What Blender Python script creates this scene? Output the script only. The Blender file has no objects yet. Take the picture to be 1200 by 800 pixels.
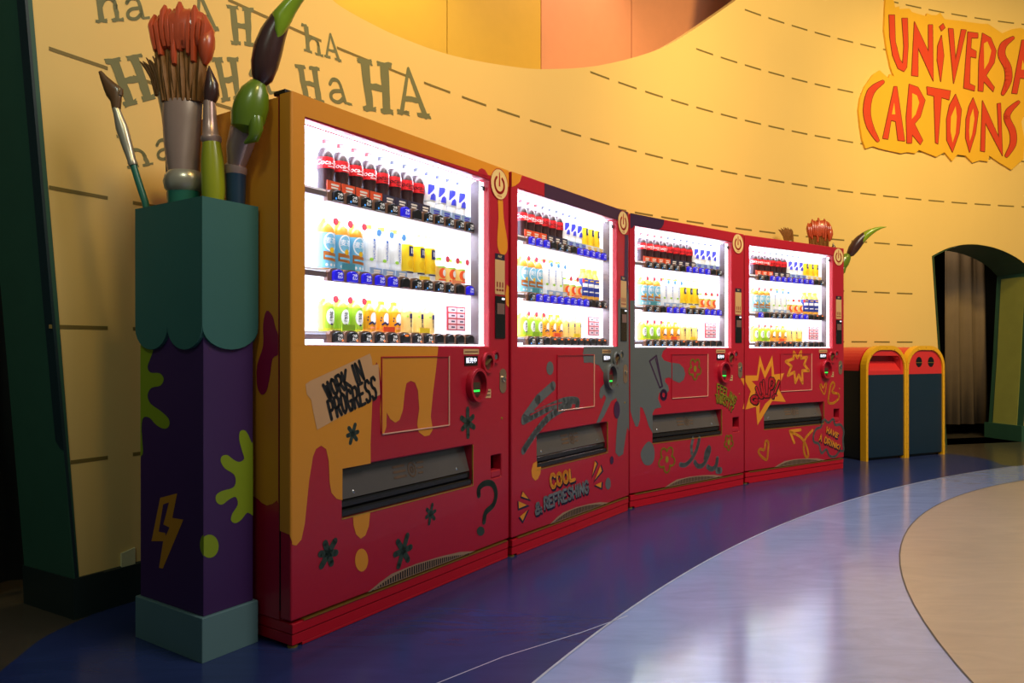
import bpy, bmesh, math, random
from mathutils import Vector, Matrix
random.seed(7)
SC = bpy.context.scene
COL = SC.collection
# ------------------------------------------------------------------ camera, world, lights, exposure
F, HC, HY = 850.0, .982, 410.5          # focal length in pixels of the 1200x800 frame, eye height, horizon row
cd = bpy.data.cameras.new('camera'); cam = bpy.data.objects.new('camera', cd); COL.objects.link(cam)
cam.location = (0, 0, HC); cam.rotation_euler = (math.pi/2, 0, 0)
cd.sensor_width = 36; cd.lens = F/1200*36; cd.shift_y = (HY-400)/1200; cd.clip_start = .05
SC.camera = cam
w = bpy.data.worlds.new('world'); SC.world = w; w.use_nodes = True
w.node_tree.nodes['Background'].inputs[0].default_value = (.80, 1.0, .90, 1)
w.node_tree.nodes['Background'].inputs[1].default_value = .105
SC.view_settings.view_transform = 'Standard'; SC.view_settings.look = 'None'
SC.view_settings.exposure = 0.0; SC.view_settings.gamma = 1.0; SC.view_settings.use_curve_mapping = False

def aim(o, tgt):
    o.rotation_euler = (Vector(tgt)-o.location).to_track_quat('-Z', 'Y').to_euler()
def spot(name, loc, tgt, energy, color, angle=70, size=.15, blend=.8):
    l = bpy.data.lights.new(name, 'SPOT'); l.energy = energy; l.color = color
    l.spot_size = math.radians(angle); l.spot_blend = blend; l.shadow_soft_size = size
    o = bpy.data.objects.new(name, l); COL.objects.link(o); o.location = loc; aim(o, tgt); return o
def area(name, loc, tgt, energy, color, sx, sy=None, spread=180):
    l = bpy.data.lights.new(name, 'AREA'); l.energy = energy; l.color = color; l.size = sx
    if sy: l.shape = 'RECTANGLE'; l.size_y = sy
    l.spread = math.radians(spread)
    o = bpy.data.objects.new(name, l); COL.objects.link(o); o.location = loc; aim(o, tgt); return o
WARM = (1.0, .70, .22)
spot('ceiling_spot', (3.4, 3.0, 4.9), (2.6, 7.0, 2.6), 560, WARM, 82, .3)
spot('ceiling_spot', (5.4, 4.0, 4.9), (5.2, 7.7, 2.6), 500, WARM, 84, .3)
spot('ceiling_spot', (1.9, 1.8, 4.9), (.1, 5.0, 2.7), 440, WARM, 78, .3)
spot('ceiling_spot', (.9, .5, 4.9), (-1.1, 3.5, 2.8), 270, WARM, 60, .3)
spot('ceiling_spot', (4.6, 1.8, 4.9), (4.2, 3.4, 0), 330, (1, .90, .82), 90, .3)
spot('ceiling_spot', (-1.0, -1.2, 4.6), (-1.75, 2.7, 1.7), 150, (.86, 1, .8), 36, .4)  # narrow fill added to brighten the left jamb, not a known fixture
area('ambient_fill', (3.2, .8, 4.9), (1.8, 3.8, .6), 150, (1, .92, .86), 2.2)  # broad fill light added to lift the ambient level, no real fixture

# ------------------------------------------------------------------ materials
def lin(c):
    return tuple(((v/255)/12.92 if v/255 <= .04045 else ((v/255+.055)/1.055)**2.4) for v in c)
MATS = {}
def mat(name, c, rough=.5, metal=0., var=.06, scale=9., bump=0., emit=0., coat=0., spec=.5, stretch=None, ecol=None):
    if name in MATS: return MATS[name]
    m = bpy.data.materials.new(name); MATS[name] = m; m.use_nodes = True
    nt = m.node_tree; b = nt.nodes['Principled BSDF']; c = lin(c)
    b.inputs['Base Color'].default_value = (*c, 1)
    b.inputs['Roughness'].default_value = rough; b.inputs['Metallic'].default_value = metal
    b.inputs['Coat Weight'].default_value = coat; b.inputs['Specular IOR Level'].default_value = spec
    if emit:
        b.inputs['Emission Color'].default_value = (*(lin(ecol) if ecol else c), 1); b.inputs['Emission Strength'].default_value = emit
    if var or bump:
        tc = nt.nodes.new('ShaderNodeTexCoord'); n = nt.nodes.new('ShaderNodeTexNoise')
        mp = nt.nodes.new('ShaderNodeMapping'); nt.links.new(tc.outputs['Object'], mp.inputs[0])
        if stretch: mp.inputs['Scale'].default_value = stretch
        nt.links.new(mp.outputs[0], n.inputs['Vector']); n.inputs['Scale'].default_value = scale; n.inputs['Detail'].default_value = 5
        if var:
            mx = nt.nodes.new('ShaderNodeMix'); mx.data_type = 'RGBA'
            mx.inputs[6].default_value = (*[v*(1-var) for v in c], 1); mx.inputs[7].default_value = (*[min(1, v*(1+var)) for v in c], 1)
            nt.links.new(n.outputs[0], mx.inputs[0]); nt.links.new(mx.outputs[2], b.inputs['Base Color'])
        if bump:
            bp = nt.nodes.new('ShaderNodeBump'); bp.inputs['Strength'].default_value = bump; bp.inputs['Distance'].default_value = .01
            nt.links.new(n.outputs[0], bp.inputs['Height']); nt.links.new(bp.outputs[0], b.inputs['Normal'])
    return m
def glassmat(name, tint, gloss=.08, rough=.02):
    m = bpy.data.materials.new(name); MATS[name] = m; m.use_nodes = True; nt = m.node_tree
    nt.nodes.remove(nt.nodes['Principled BSDF']); out = nt.nodes['Material Output']
    t = nt.nodes.new('ShaderNodeBsdfTransparent'); t.inputs[0].default_value = (*tint, 1)
    g = nt.nodes.new('ShaderNodeBsdfGlossy'); g.inputs['Roughness'].default_value = rough
    fr = nt.nodes.new('ShaderNodeFresnel'); fr.inputs[0].default_value = 1.3
    mx = nt.nodes.new('ShaderNodeMixShader'); ge = nt.nodes.new('ShaderNodeNewGeometry'); mu = nt.nodes.new('ShaderNodeMath'); mu.operation = 'SUBTRACT'; mu.use_clamp = True
    nt.links.new(fr.outputs[0], mu.inputs[0]); nt.links.new(ge.outputs['Backfacing'], mu.inputs[1]); nt.links.new(mu.outputs[0], mx.inputs[0])
    nt.links.new(t.outputs[0], mx.inputs[1]); nt.links.new(g.outputs[0], mx.inputs[2]); nt.links.new(mx.outputs[0], out.inputs[0])
    return m
RED = mat('red_paint', (176, 22, 46), .38, coat=.15, var=.05, scale=40)
REDD = mat('red_plinth', (190, 14, 34), .35, var=.05)
YEL = mat('amber_paint', (220, 142, 36), .45, var=.03)
GREY = mat('grey_print', (92, 98, 100), .5, var=.05)
PURP = mat('purple_print', (58, 30, 66), .5, var=.04)
DKGR = mat('dark_green_print', (44, 62, 52), .5, var=.05)
OLIV = mat('olive_print', (136, 128, 20), .5, var=.04)
NAVYP = mat('navy_print', (26, 26, 58), .5, var=.04)
CREAM = mat('cream_print', (226, 196, 138), .5, var=.04)
BLACK = mat('black_plastic', (14, 14, 15), .4, var=.05)
DARK = mat('dark_smoked', (24, 22, 22), .22, var=.1)
CHROME = mat('chrome', (205, 205, 205), .18, 1., var=.03)
BRASS = mat('brass_edge', (212, 168, 72), .3, .8, var=.05)
WHITE = mat('white_liner', (236, 238, 246), .45, var=.02)
WHITEP = mat('white_print', (240, 240, 240), .5, var=.02)
LED = mat('led_strip', (255, 255, 255), .5, emit=9, var=0, ecol=(238, 242, 255))
LGLOW = mat('liner_glow', (240, 242, 250), .5, emit=3.0, var=.0, ecol=(222, 228, 255))  # emission put into plain liner faces for the display's washed-out brightness
COLUMN = mat('light_column', (244, 246, 252), .5, emit=2.2, var=0, ecol=(240, 242, 255))
GLASS = glassmat('window_glass', (.99, .99, 1))
SMOKE = glassmat('smoked_flap', (.35, .33, .33))

# ------------------------------------------------------------------ mesh helpers
class MB:
    def __init__(s): s.v = []; s.f = []; s.m = []
    def poly(s, pts, mi=0):
        i = len(s.v); s.v += [tuple(p) for p in pts]; s.f.append(tuple(range(i, i+len(pts)))); s.m.append(mi); return s
    def add(s, v, f, mi=0):
        i = len(s.v); s.v += [tuple(p) for p in v]
        for q in f: s.f.append(tuple(k+i for k in q)); s.m.append(mi)
        return s
    def box(s, a, b, mi=0):
        (x0, y0, z0), (x1, y1, z1) = a, b
        v = [(x0,y0,z0),(x1,y0,z0),(x1,y1,z0),(x0,y1,z0),(x0,y0,z1),(x1,y0,z1),(x1,y1,z1),(x0,y1,z1)]
        return s.add(v, [(0,3,2,1),(4,5,6,7),(0,1,5,4),(1,2,6,5),(2,3,7,6),(3,0,4,7)], mi)
    def rings(s, rings, mi=0, cap=True, mis=None):
        n = len(rings[0]); i = len(s.v)
        for r in rings: s.v += [tuple(p) for p in r]
        for k in range(len(rings)-1):
            for j in range(n):
                a = i+k*n+j; b = i+k*n+(j+1) % n
                s.f.append((a, b, b+n, a+n)); s.m.append(mis[k] if mis else mi)
        if cap:
            s.f.append(tuple(i+j for j in reversed(range(n)))); s.m.append(mis[0] if mis else mi)
            s.f.append(tuple(i+(len(rings)-1)*n+j for j in range(n))); s.m.append(mis[-1] if mis else mi)
        return s
    def lathe(s, prof, n=14, mi=0, c=(0,0,0), mis=None, sy=1., cap=True):
        return s.rings([[(c[0]+r*math.cos(2*math.pi*j/n), c[1]+sy*r*math.sin(2*math.pi*j/n), c[2]+z) for j in range(n)] for r, z in prof], mi, cap, mis)
    def tube(s, pts, rad, n=8, mi=0):
        pts = [Vector(p) for p in pts]; rad = rad if isinstance(rad, (list, tuple)) else [rad]*len(pts); R = []
        up = Vector((0,0,1))
        for k, p in enumerate(pts):
            d = (pts[min(k+1, len(pts)-1)]-pts[max(k-1, 0)]).normalized()
            x = d.cross(up if abs(d.z) < .95 else Vector((0,1,0))).normalized(); y = d.cross(x)
            R.append([p+(x*math.cos(2*math.pi*j/n)-y*math.sin(2*math.pi*j/n))*-rad[k] for j in range(n)])
        return s.rings(R, mi)
    def loft(s, secs, n=16, mi=0, mis=None, wob=0.):
        # secs: (centre, rx, ry) with the axis along the path; x stays sideways, y stays in depth
        R = []
        for k, (c, rx, ry) in enumerate(secs):
            c = Vector(c); d = (Vector(secs[min(k+1, len(secs)-1)][0])-Vector(secs[max(k-1, 0)][0])).normalized()
            y = Vector((0,1,0)); x = y.cross(d).normalized(); y = d.cross(x)
            R.append([c+x*math.cos(2*math.pi*j/n)*rx*(1+wob*math.sin(j*2.6))+y*math.sin(2*math.pi*j/n)*ry*(1+wob*math.cos(j*3.1)) for j in range(n)])
        return s.rings(R, mi, True, mis)
    def ring(s, c, rx, rz, t, y0, y1, n=24, mi=0):
        o = [(math.cos(2*math.pi*j/n), math.sin(2*math.pi*j/n)) for j in range(n)]
        i = len(s.v)
        for q in o:
            s.v += [(c[0]+q[0]*rx, y1, c[1]+q[1]*rz), (c[0]+q[0]*rx*.97, y0, c[1]+q[1]*rz*.97), (c[0]+q[0]*(rx-t), y0, c[1]+q[1]*(rz-t)), (c[0]+q[0]*(rx-t), y1, c[1]+q[1]*(rz-t))]
        for j in range(n):
            a = i+4*j; b = i+4*((j+1) % n)
            for k in range(3): s.f.append((a+k, b+k, b+k+1, a+k+1)); s.m.append(mi)
        return s
    def build(s, name, mats, parent=None, smooth=False, bevel=0., fix=True):
        me = bpy.data.meshes.new(name); me.from_pydata(s.v, [], s.f)
        if not isinstance(mats, (list, tuple)): mats = [mats]
        for m in mats: me.materials.append(m)
        me.polygons.foreach_set('material_index', s.m)
        if fix:
            bm = bmesh.new(); bm.from_mesh(me); bmesh.ops.recalc_face_normals(bm, faces=bm.faces); bm.to_mesh(me); bm.free()
        if smooth:
            me.polygons.foreach_set('use_smooth', [True]*len(me.polygons)); me.set_sharp_from_angle(angle=math.radians(42))
        return link(name, me, parent, bevel)
def link(name, me, parent=None, bevel=0.):
    o = bpy.data.objects.new(name, me); COL.objects.link(o)
    if parent: o.parent = parent
    if bevel:
        b = o.modifiers.new('bevel', 'BEVEL'); b.width = bevel; b.segments = 3; b.limit_method = 'ANGLE'; b.angle_limit = math.radians(50)
    return o
def tag(o, label=None, cat=None, group=None, kind=None):
    if label: o['label'] = label
    if cat: o['category'] = cat
    if group: o['group'] = group
    if kind: o['kind'] = kind
    return o
def thing(name, label, cat, loc=(0,0,0), rz=0., group=None):
    o = bpy.data.objects.new(name, None); COL.objects.link(o); o.location = loc; o.rotation_euler = (0,0,rz); o.empty_display_size = .1
    return tag(o, label, cat, group)
def copy_tree(o, parent=None):
    c = o.copy(); COL.objects.link(c); c.parent = parent
    for ch in list(o.children): copy_tree(ch, c)
    return c
# ---- flat shapes
def smooth(p, n=5, closed=True):
    out = []; N = len(p)
    for i in range(N if closed else N-1):
        g = (lambda k: p[k % N]) if closed else (lambda k: p[max(0, min(N-1, k))])
        a, b, c, d = g(i-1), g(i), g(i+1), g(i+2)
        for k in range(n):
            t = k/n
            out.append(tuple(.5*(2*b[j]+(c[j]-a[j])*t+(2*a[j]-5*b[j]+4*c[j]-d[j])*t*t+(3*b[j]-a[j]-3*c[j]+d[j])*t**3) for j in (0,1)))
    if not closed: out.append(tuple(p[-1]))
    return out
def ell(cx, cy, rx, ry, n=20, rot=0): 
    return [(cx+rx*math.cos(2*math.pi*k/n), cy+ry*math.sin(2*math.pi*k/n)) for k in range(n)]
def stroke(p, wd, closed=False):
    # polygons of a brush line of width wd (or a list of widths)
    out = []; ws = wd if isinstance(wd, (list, tuple)) else [wd]*len(p); N = len(p)
    for i in range(N if closed else N-1):
        a, b = p[i], p[(i+1) % N]; wa, wb = ws[i]/2, ws[(i+1) % N]/2
        dx, dy = b[0]-a[0], b[1]-a[1]; L = math.hypot(dx, dy) or 1e-9; nx, ny = -dy/L, dx/L
        out.append([(a[0]-nx*wa, a[1]-ny*wa), (b[0]-nx*wb, b[1]-ny*wb), (b[0]+nx*wb, b[1]+ny*wb), (a[0]+nx*wa, a[1]+ny*wa)])
    for q, wq in zip(p, ws): out.append(ell(q[0], q[1], wq/2, wq/2, 8))
    return out
def fillmesh(name, polys, fn, step=None, depth=0.):
    # 2-D polygons -> triangles -> optional cuts every `step` along u -> mapped by fn(u, v)
    bm = bmesh.new()
    for p in polys:
        A = sum(p[i][0]*p[(i+1) % len(p)][1]-p[(i+1) % len(p)][0]*p[i][1] for i in range(len(p)))
        if A < 0: p = p[::-1]
        vs = [bm.verts.new((x, y, 0)) for x, y in p]; bm.faces.new(vs).normal_update()
    bmesh.ops.triangulate(bm, faces=bm.faces[:], ngon_method='EAR_CLIP')
    if step:
        xs = [v.co.x for v in bm.verts]; k = math.ceil(min(xs)/step)
        while k*step < max(xs):
            bmesh.ops.bisect_plane(bm, geom=bm.verts[:]+bm.edges[:]+bm.faces[:], dist=1e-6, plane_co=(k*step,0,0), plane_no=(1,0,0)); k += 1
    if depth:
        r = bmesh.ops.extrude_face_region(bm, geom=bm.faces[:])
        back = [g for g in r['geom'] if isinstance(g, bmesh.types.BMVert)]
        for v in back: v.co.z = depth
        for v in bm.verts: v.co = fn(v.co.x, v.co.y, v.co.z)
    else:
        for v in bm.verts: v.co = fn(v.co.x, v.co.y)
    me = bpy.data.meshes.new(name); bm.to_mesh(me); bm.free(); return me
def flat(name, polys, fn, m, parent, step=None, depth=0.):
    me = fillmesh(name, polys, fn, step, depth); me.materials.append(m); return link(name, me, parent)
TXT = {}
def text2d(s, bold=0., shear=0.):
    k = (s, bold, shear)
    if k in TXT: return TXT[k]
    c = bpy.data.curves.new('t', 'FONT'); c.body = s; c.align_x = 'CENTER'; c.align_y = 'CENTER'; c.offset = bold; c.shear = shear; c.resolution_u = 3
    o = bpy.data.objects.new('t', c); COL.objects.link(o); me = bpy.data.meshes.new_from_object(o)
    r = ([(v.co.x, v.co.y) for v in me.vertices], [tuple(p.vertices) for p in me.polygons])
    bpy.data.objects.remove(o); bpy.data.meshes.remove(me); bpy.data.curves.remove(c); TXT[k] = r; return r
def textpolys(s, size, cx, cy, bold=0., shear=0., rot=0.):
    v, f = text2d(s, bold, shear); ca, sa = math.cos(rot), math.sin(rot)
    q = [(cx+size*(x*ca-y*sa), cy+size*(x*sa+y*ca)) for x, y in v]
    return [[q[i] for i in p] for p in f]
GL = {'A': [[(0,0),(.5,1),(1,0)],[(.2,.36),(.8,.36)]], 'C': [[(1,.82),(.75,1),(.3,1),(0,.7),(0,.3),(.3,0),(.75,0),(1,.18)]],
 'D': [[(0,0),(0,1),(.55,1),(1,.7),(1,.3),(.55,0),(0,0)]], 'E': [[(1,1),(0,1),(0,0),(1,0)],[(0,.52),(.8,.52)]], 'F': [[(1,1),(0,1),(0,0)],[(0,.52),(.8,.52)]],
 'G': [[(1,.82),(.75,1),(.3,1),(0,.7),(0,.3),(.3,0),(.75,0),(1,.25),(1,.45),(.6,.45)]], 'H': [[(0,0),(0,1)],[(1,0),(1,1)],[(0,.5),(1,.5)]],
 'I': [[(.5,0),(.5,1)]], 'K': [[(0,0),(0,1)],[(1,1),(0,.42),(1,0)]], 'L': [[(0,1),(0,0),(1,0)]], 'N': [[(0,0),(0,1),(1,0),(1,1)]],
 'O': [[(.5,1),(.12,.85),(0,.5),(.12,.15),(.5,0),(.88,.15),(1,.5),(.88,.85),(.5,1)]], 'P': [[(0,0),(0,1),(.7,1),(1,.8),(.9,.55),(.6,.45),(0,.45)]],
 'R': [[(0,0),(0,1),(.7,1),(1,.8),(.9,.55),(.6,.45),(0,.45)],[(.5,.45),(1,0)]], 'S': [[(1,.85),(.7,1),(.25,.98),(.05,.75),(.3,.55),(.75,.45),(.95,.25),(.75,.02),(.25,0),(0,.15)]],
 'T': [[(0,1),(1,1)],[(.5,1),(.5,0)]], 'U': [[(0,1),(0,.25),(.25,0),(.75,0),(1,.25),(1,1)]], 'V': [[(0,1),(.5,0),(1,1)]], 'W': [[(0,1),(.25,0),(.5,.8),(.75,0),(1,1)]],
 'Y': [[(0,1),(.5,.5),(1,1)],[(.5,.5),(.5,0)]], '!': [[(.5,1),(.5,.32)],[(.5,.06),(.5,.0)]], '?': [[(0,.8),(.3,1),(.8,.95),(1,.7),(.5,.45),(.5,.28)],[(.5,.05),(.5,0)]],
 '&': [[(1,0),(.2,.75),(.3,1),(.65,1),(.7,.75),(.05,.35),(.1,.05),(.55,0),(1,.4)]]}
NARROW = {'I': .35, '!': .35, ' ': .5}
def letter_lines(s, quad, gap=.28, arch=0., keep=None):
    # stroke letters laid in a quad given as bottom-left, bottom-right, top-right, top-left
    bl, br, tr, tl = quad; ws = [NARROW.get(c, 1.) for c in s]; T = sum(ws)+gap*(len(s)-1); x = 0; out = []
    for ci, (c, wd) in enumerate(zip(s, ws)):
        for pl in (GL.get(c, []) if not keep or keep[0] <= ci < keep[1] else []):
            q = []
            for a, b in pl:
                u = (x+a*wd)/T; b2 = b+arch*(1-(2*u-1)**2)
                q.append(tuple((bl[k]*(1-u)+br[k]*u)*(1-b2)+(tl[k]*(1-u)+tr[k]*u)*b2 for k in (0,1)))
            out.append(q)
        x += wd+gap
    return out
# ---- photograph geometry: where a line of sight meets the floor, an upright plane or the round wall
def fl(x, y): d = HC*F/(y-HY); return ((x-600)/F*d, d)
def at(x, y, Y): return Vector(((x-600)/F*Y, Y, HC+(HY-y)/F*Y))
def on_plane(x, y, o, t):
    # upright plane through o along unit t -> (distance along, height)
    dx = (x-600)/F; det = -t[0]+t[1]*dx
    k = (-t[0]*o[1]+t[1]*o[0])/det; s = (k*dx-o[0])*t[0]+(k-o[1])*t[1]
    return s, HC+(HY-y)/F*k
WC, WR, PH0 = (7.844, -2.851), 10.931, math.radians(150)
def wall_sz(x, y):
    dx = (x-600)/F; a = dx*dx+1; b = -2*(dx*WC[0]+WC[1]); c = WC[0]**2+WC[1]**2-WR*WR
    k = (-b+math.sqrt(b*b-4*a*c))/(2*a); ph = math.atan2(k-WC[1], k*dx-WC[0])
    return (PH0-ph)*WR, HC+(HY-y)/F*k
def wall_pt(s, z, out=0.):
    ph = PH0-s/WR; r = WR+out
    return Vector((WC[0]+r*math.cos(ph), WC[1]+r*math.sin(ph), z))

# ------------------------------------------------------------------ floor
def floormat(name, c, rough, var=.3):
    m = mat(name, c, rough, var=var, scale=2.2, stretch=(1, 3.5, 1), bump=.05, coat=.5, spec=.6)
    m.node_tree.nodes['Principled BSDF'].inputs['Coat Roughness'].default_value = rough
    nt = m.node_tree
    for q in nt.nodes:
        if q.type == 'TEX_NOISE': q.inputs['Distortion'].default_value = 1.6; q.inputs['Detail'].default_value = 8; q.inputs['Roughness'].default_value = .62
    n = nt.nodes.new('ShaderNodeTexNoise'); n.inputs['Distortion'].default_value = 1.0; n.inputs['Scale'].default_value = 5; n.inputs['Detail'].default_value = 6
    mr = nt.nodes.new('ShaderNodeMapRange'); mr.inputs[3].default_value = rough*.75; mr.inputs[4].default_value = rough*1.3
    nt.links.new(n.outputs[0], mr.inputs[0]); nt.links.new(mr.outputs[0], nt.nodes['Principled BSDF'].inputs['Roughness']); return m
FLAV = floormat('lavender_resin', (146, 162, 204), .14)
FBLU = floormat('blue_resin', (42, 55, 104), .2)
FBLU.node_tree.nodes['Principled BSDF'].inputs['Coat Weight'].default_value = .15; FBLU.node_tree.nodes['Principled BSDF'].inputs['Specular IOR Level'].default_value = .4
FBEI = floormat('beige_resin', (180, 162, 142), .3)
SEAM = mat('pale_seam', (176, 180, 190), .4)
FBRN = floormat('umber_resin', (78, 70, 58), .2)
floor = tag(MB().box((-4.5,-3.1,-.08), (9.5,10.5,0)).build('floor', FBRN), kind='structure')
IC, IR = (9.013, -3.043), 10.3426
def arc(c, r, a0, a1, n): return [(c[0]+r*math.cos(a0+(a1-a0)*k/n), c[1]+r*math.sin(a0+(a1-a0)*k/n)) for k in range(n+1)]
a_tip = math.atan2(6.25-IC[1], 4.22-IC[0]); a_near = math.atan2(-2.5-IC[1], -1.31-IC[0])
inner = arc(IC, IR, a_near, a_tip, 80)
wallbase = [(wall_pt(s, 0, .05).x, wall_pt(s, 0, .05).y) for s in [.12+(7.7-.12)*k/40 for k in range(41)]]
tipc = smooth([(4.2,6.22), (4.26,6.42), (4.27,6.6), (4.2,6.8), (4.0,7.02)], 5, False)
left = smooth([(-1.56,2.69), (-1.6,2.49), (-1.58,2.32), (-1.53,2.0), (-1.45,1.5), (-1.4,.8), (-1.5,-.5), (-1.7,-2.5)], 4, False)
crescent = inner+tipc+wallbase[::-1][6:]+left
flat('floor_inlay', [arc(IC, IR, math.pi, math.pi/2-.045, 120)+[(9.47, -3.04)]], lambda u, v: Vector((u, v, .0007)), FLAV, floor)
flat('floor_inlay', [crescent], lambda u, v: Vector((u, v, .0015)), FBLU, floor)
flat('floor_inlay', [arc((6.265, 1.069), 5.022, 0, 2*math.pi, 140)[:-1]], lambda u, v: Vector((u, v, .0015)), FBEI, floor)
flat('floor_seam', stroke(inner[::1], .008), lambda u, v: Vector((u, v, .0025)), SEAM, floor)
flat('floor_seam', stroke([fl(500, 806), fl(590, 770), fl(680, 742), fl(735, 722)], .004), lambda u, v: Vector((u, v, .0025)), SEAM, floor)
flat('floor_seam', stroke(arc((6.265, 1.069), 5.022, 1.6, 4.2, 70), .006), lambda u, v: Vector((u, v, .0025)), mat('dark_seam', (90, 84, 80), .5), floor)

# ------------------------------------------------------------------ round wall with its portals
WALL = mat('yellow_wall_paint', (226, 192, 118), .62, var=.04, scale=1.5, bump=.04)
GREEN = mat('dark_green_trim', (44, 84, 66), .5, var=.1)
GREENL = mat('olive_green_trim', (146, 150, 74), .55, var=.1)
BASE = mat('black_green_base', (28, 42, 40), .45, var=.1)
cut = [(880,-14), (860,2), (800,43), (760,62), (700,77), (640,81), (600,78), (530,65), (470,44), (430,25), (400,8), (388,-2), (376,-16), (368,-40)]
cut = smooth([wall_sz(*p) for p in cut], 4, False)
dl, dr = [wall_sz(1107.5, 525), wall_sz(1099, 405), wall_sz(1092, 300)], [wall_sz(1208, 318), wall_sz(1203, 420), wall_sz(1197, 517)]
darch = smooth([wall_sz(1092, 300), wall_sz(1110, 291), wall_sz(1130, 286.5), wall_sz(1150, 287), wall_sz(1172, 292.5), wall_sz(1194, 304), wall_sz(1208, 318)], 4, False)
opening = [(dl[0][0], 0)]+dl[1:2]+darch+dr[1:2]+[(dr[2][0], 0)]
le = [wall_sz(89, 700), wall_sz(60, 350), wall_sz(30, 0), wall_sz(24, -70)]
outline = [(.05, 0)]+opening+[(11.5, 0), (11.5, 5.2), (5.6, 5.2)]+cut+[(cut[-1][0], 5.2), (-.5, 5.2), (-.22, 3.4), (le[2][0], le[2][1]), (le[1][0], le[1][1])]
me = fillmesh('wall_back', [outline], lambda u, v, d: wall_pt(u, v, d), .22, .14); me.materials.append(WALL)
wall = tag(link('wall_back', me), kind='structure')
sm = lambda o: o
# baseboard along the visible wall
MBb = MB()
bs = [.05+(7.95-.05)*k/60 for k in range(61)]
MBb.rings([[wall_pt(s, 0, -.012), wall_pt(s, .145, -.012), wall_pt(s, .15, 0), wall_pt(s, 0, 0)] for s in bs])
tag(MBb.build('baseboard_back', BASE), kind='structure')
# painted dashes
DASH = mat('dash_paint', (120, 102, 48), .6, var=.08)
dash_poly = {}
for h in (.575, 1.067, 1.561, 2.054, 2.531, 3.02, 3.51, 4.0, 4.5):
    for k in range(0, 32):
        s0 = -.045+.3105*k+(.0 if h < 2.4 else .12); s1 = s0+.212
        if s0 < .03 and h < 1: s0 = .03
        if h < 1 and s0 > .4: continue
        if h < 2.0 and .3 < s0 < 5.9: continue
        if s1 > 7.86 and h < 2.0: continue
        if h > 2.4 and s0 < 1.2 and False: continue
        zt = None
        for i in range(len(cut)-1):
            a, b = sorted((cut[i], cut[i+1]))
            if a[0] <= (s0+s1)/2 <= b[0]: zt = min(zt or 9, a[1], b[1])
        if zt and h > zt-.03: continue
        if h < 2.1 and s1 > 7.86 and s0 < 9.2: continue
        if h > 4.2 and s0 < 5.4: continue
        flat('painted_dash', [[(s0, h-.007), (s1, h-.007), (s1, h+.007), (s0, h+.007)]], lambda u, v: wall_pt(u, v, -.0015), DASH, wall, .11)
# slab-serif laughter lettering
LETT = mat('letter_paint', (112, 112, 74), .6, var=.1)
def R_(x0, y0, x1, y1):
    j = lambda: random.uniform(-.018, .018); p = []
    for k in range(5): p.append((x0+(x1-x0)*k/4, y0+j()))
    for k in range(5): p.append((x1+j(), y0+(y1-y0)*k/4))
    for k in range(5): p.append((x1-(x1-x0)*k/4, y1+j()))
    for k in range(5): p.append((x0+j(), y1-(y1-y0)*k/4))
    return p
def glyph(c):
    if c == 'H': return [R_(.1,.05,.34,.95), R_(.66,.05,.9,.95), R_(.25,.42,.75,.56), R_(0,0,.42,.1), R_(.58,0,1,.1), R_(0,.9,.42,1), R_(.58,.9,1,1)]
    if c == 'A': return stroke([(.12,.05),(.46,.97)], .13)+stroke([(.5,.97),(.86,.05)], .17)+[R_(.25,.3,.75,.41), R_(-.02,0,.36,.1), R_(.62,0,1.02,.1)]
    if c == 'h': return [R_(.12,.05,.33,.97), R_(0,0,.42,.09), R_(.58,0,1,.09), R_(0,.9,.28,1), R_(.7,.05,.86,.42)]+stroke(smooth([(.26,.4),(.42,.57),(.62,.6),(.76,.5),(.78,.36)], 4, False), .13)
    return stroke(smooth([(.12,.72),(.3,.9),(.58,.9),(.7,.72),(.7,.1)], 4, False), .16)+stroke(smooth([(.7,.5),(.3,.46),(.1,.3),(.14,.1),(.4,.04),(.68,.24)], 4, False), .15)+[R_(.66,0,1,.1)]
for c, tl, tr, bl, br in [('h',(105,-20),(138,-22),(112,27),(145,25)), ('a',(144,-4),(168,-4),(148,24),(176,22)), ('A',(222,-8),(246,-6),(228,33),(256,36)),
    ('H',(265,5),(297,10),(271,52),(297,55)), ('h',(353,27),(376,36),(356,60),(379,67)), ('A',(380,38),(394,42),(380,67),(400,73)),
    ('H',(122,70),(165,62),(146,126),(182,115)), ('H',(247,68),(279,67),(260,120),(284,116)), ('a',(288,78),(312,80),(296,112),(326,110)),
    ('H',(345,75),(374,79),(353,115),(380,122)), ('a',(383,90),(402,92),(386,119),(413,124)), ('H',(418,68),(459,74),(426,130),(461,135)),
    ('A',(468,78),(489,84),(466,134),(504,139)), ('h',(136,158),(170,166),(150,198),(180,193)), ('a',(180,164),(200,160),(184,188),(206,186))]:
    polys = []
    for p in glyph(c):
        polys.append([wall_sz(*[(bl[k]*(1-u)+br[k]*u)*(1-v)+(tl[k]*(1-u)+tr[k]*u)*v for k in (0,1)]) for u, v in p])
    flat('painted_letter', polys, lambda u, v: wall_pt(u, v, -.002), LETT, wall, .1)
# blank cover plate low on the wall
q = [wall_sz(*p) for p in ((141,648), (157,641), (157,670), (141,673))]
tag(flat('wall_plate', [q], lambda u, v, d: wall_pt(u, v, -.001-d), mat('ivory_plastic', (214, 206, 160), .4), None, None, .008), 'small ivory cover plate low on the wall beside the purple pillar', 'cover plate')
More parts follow.
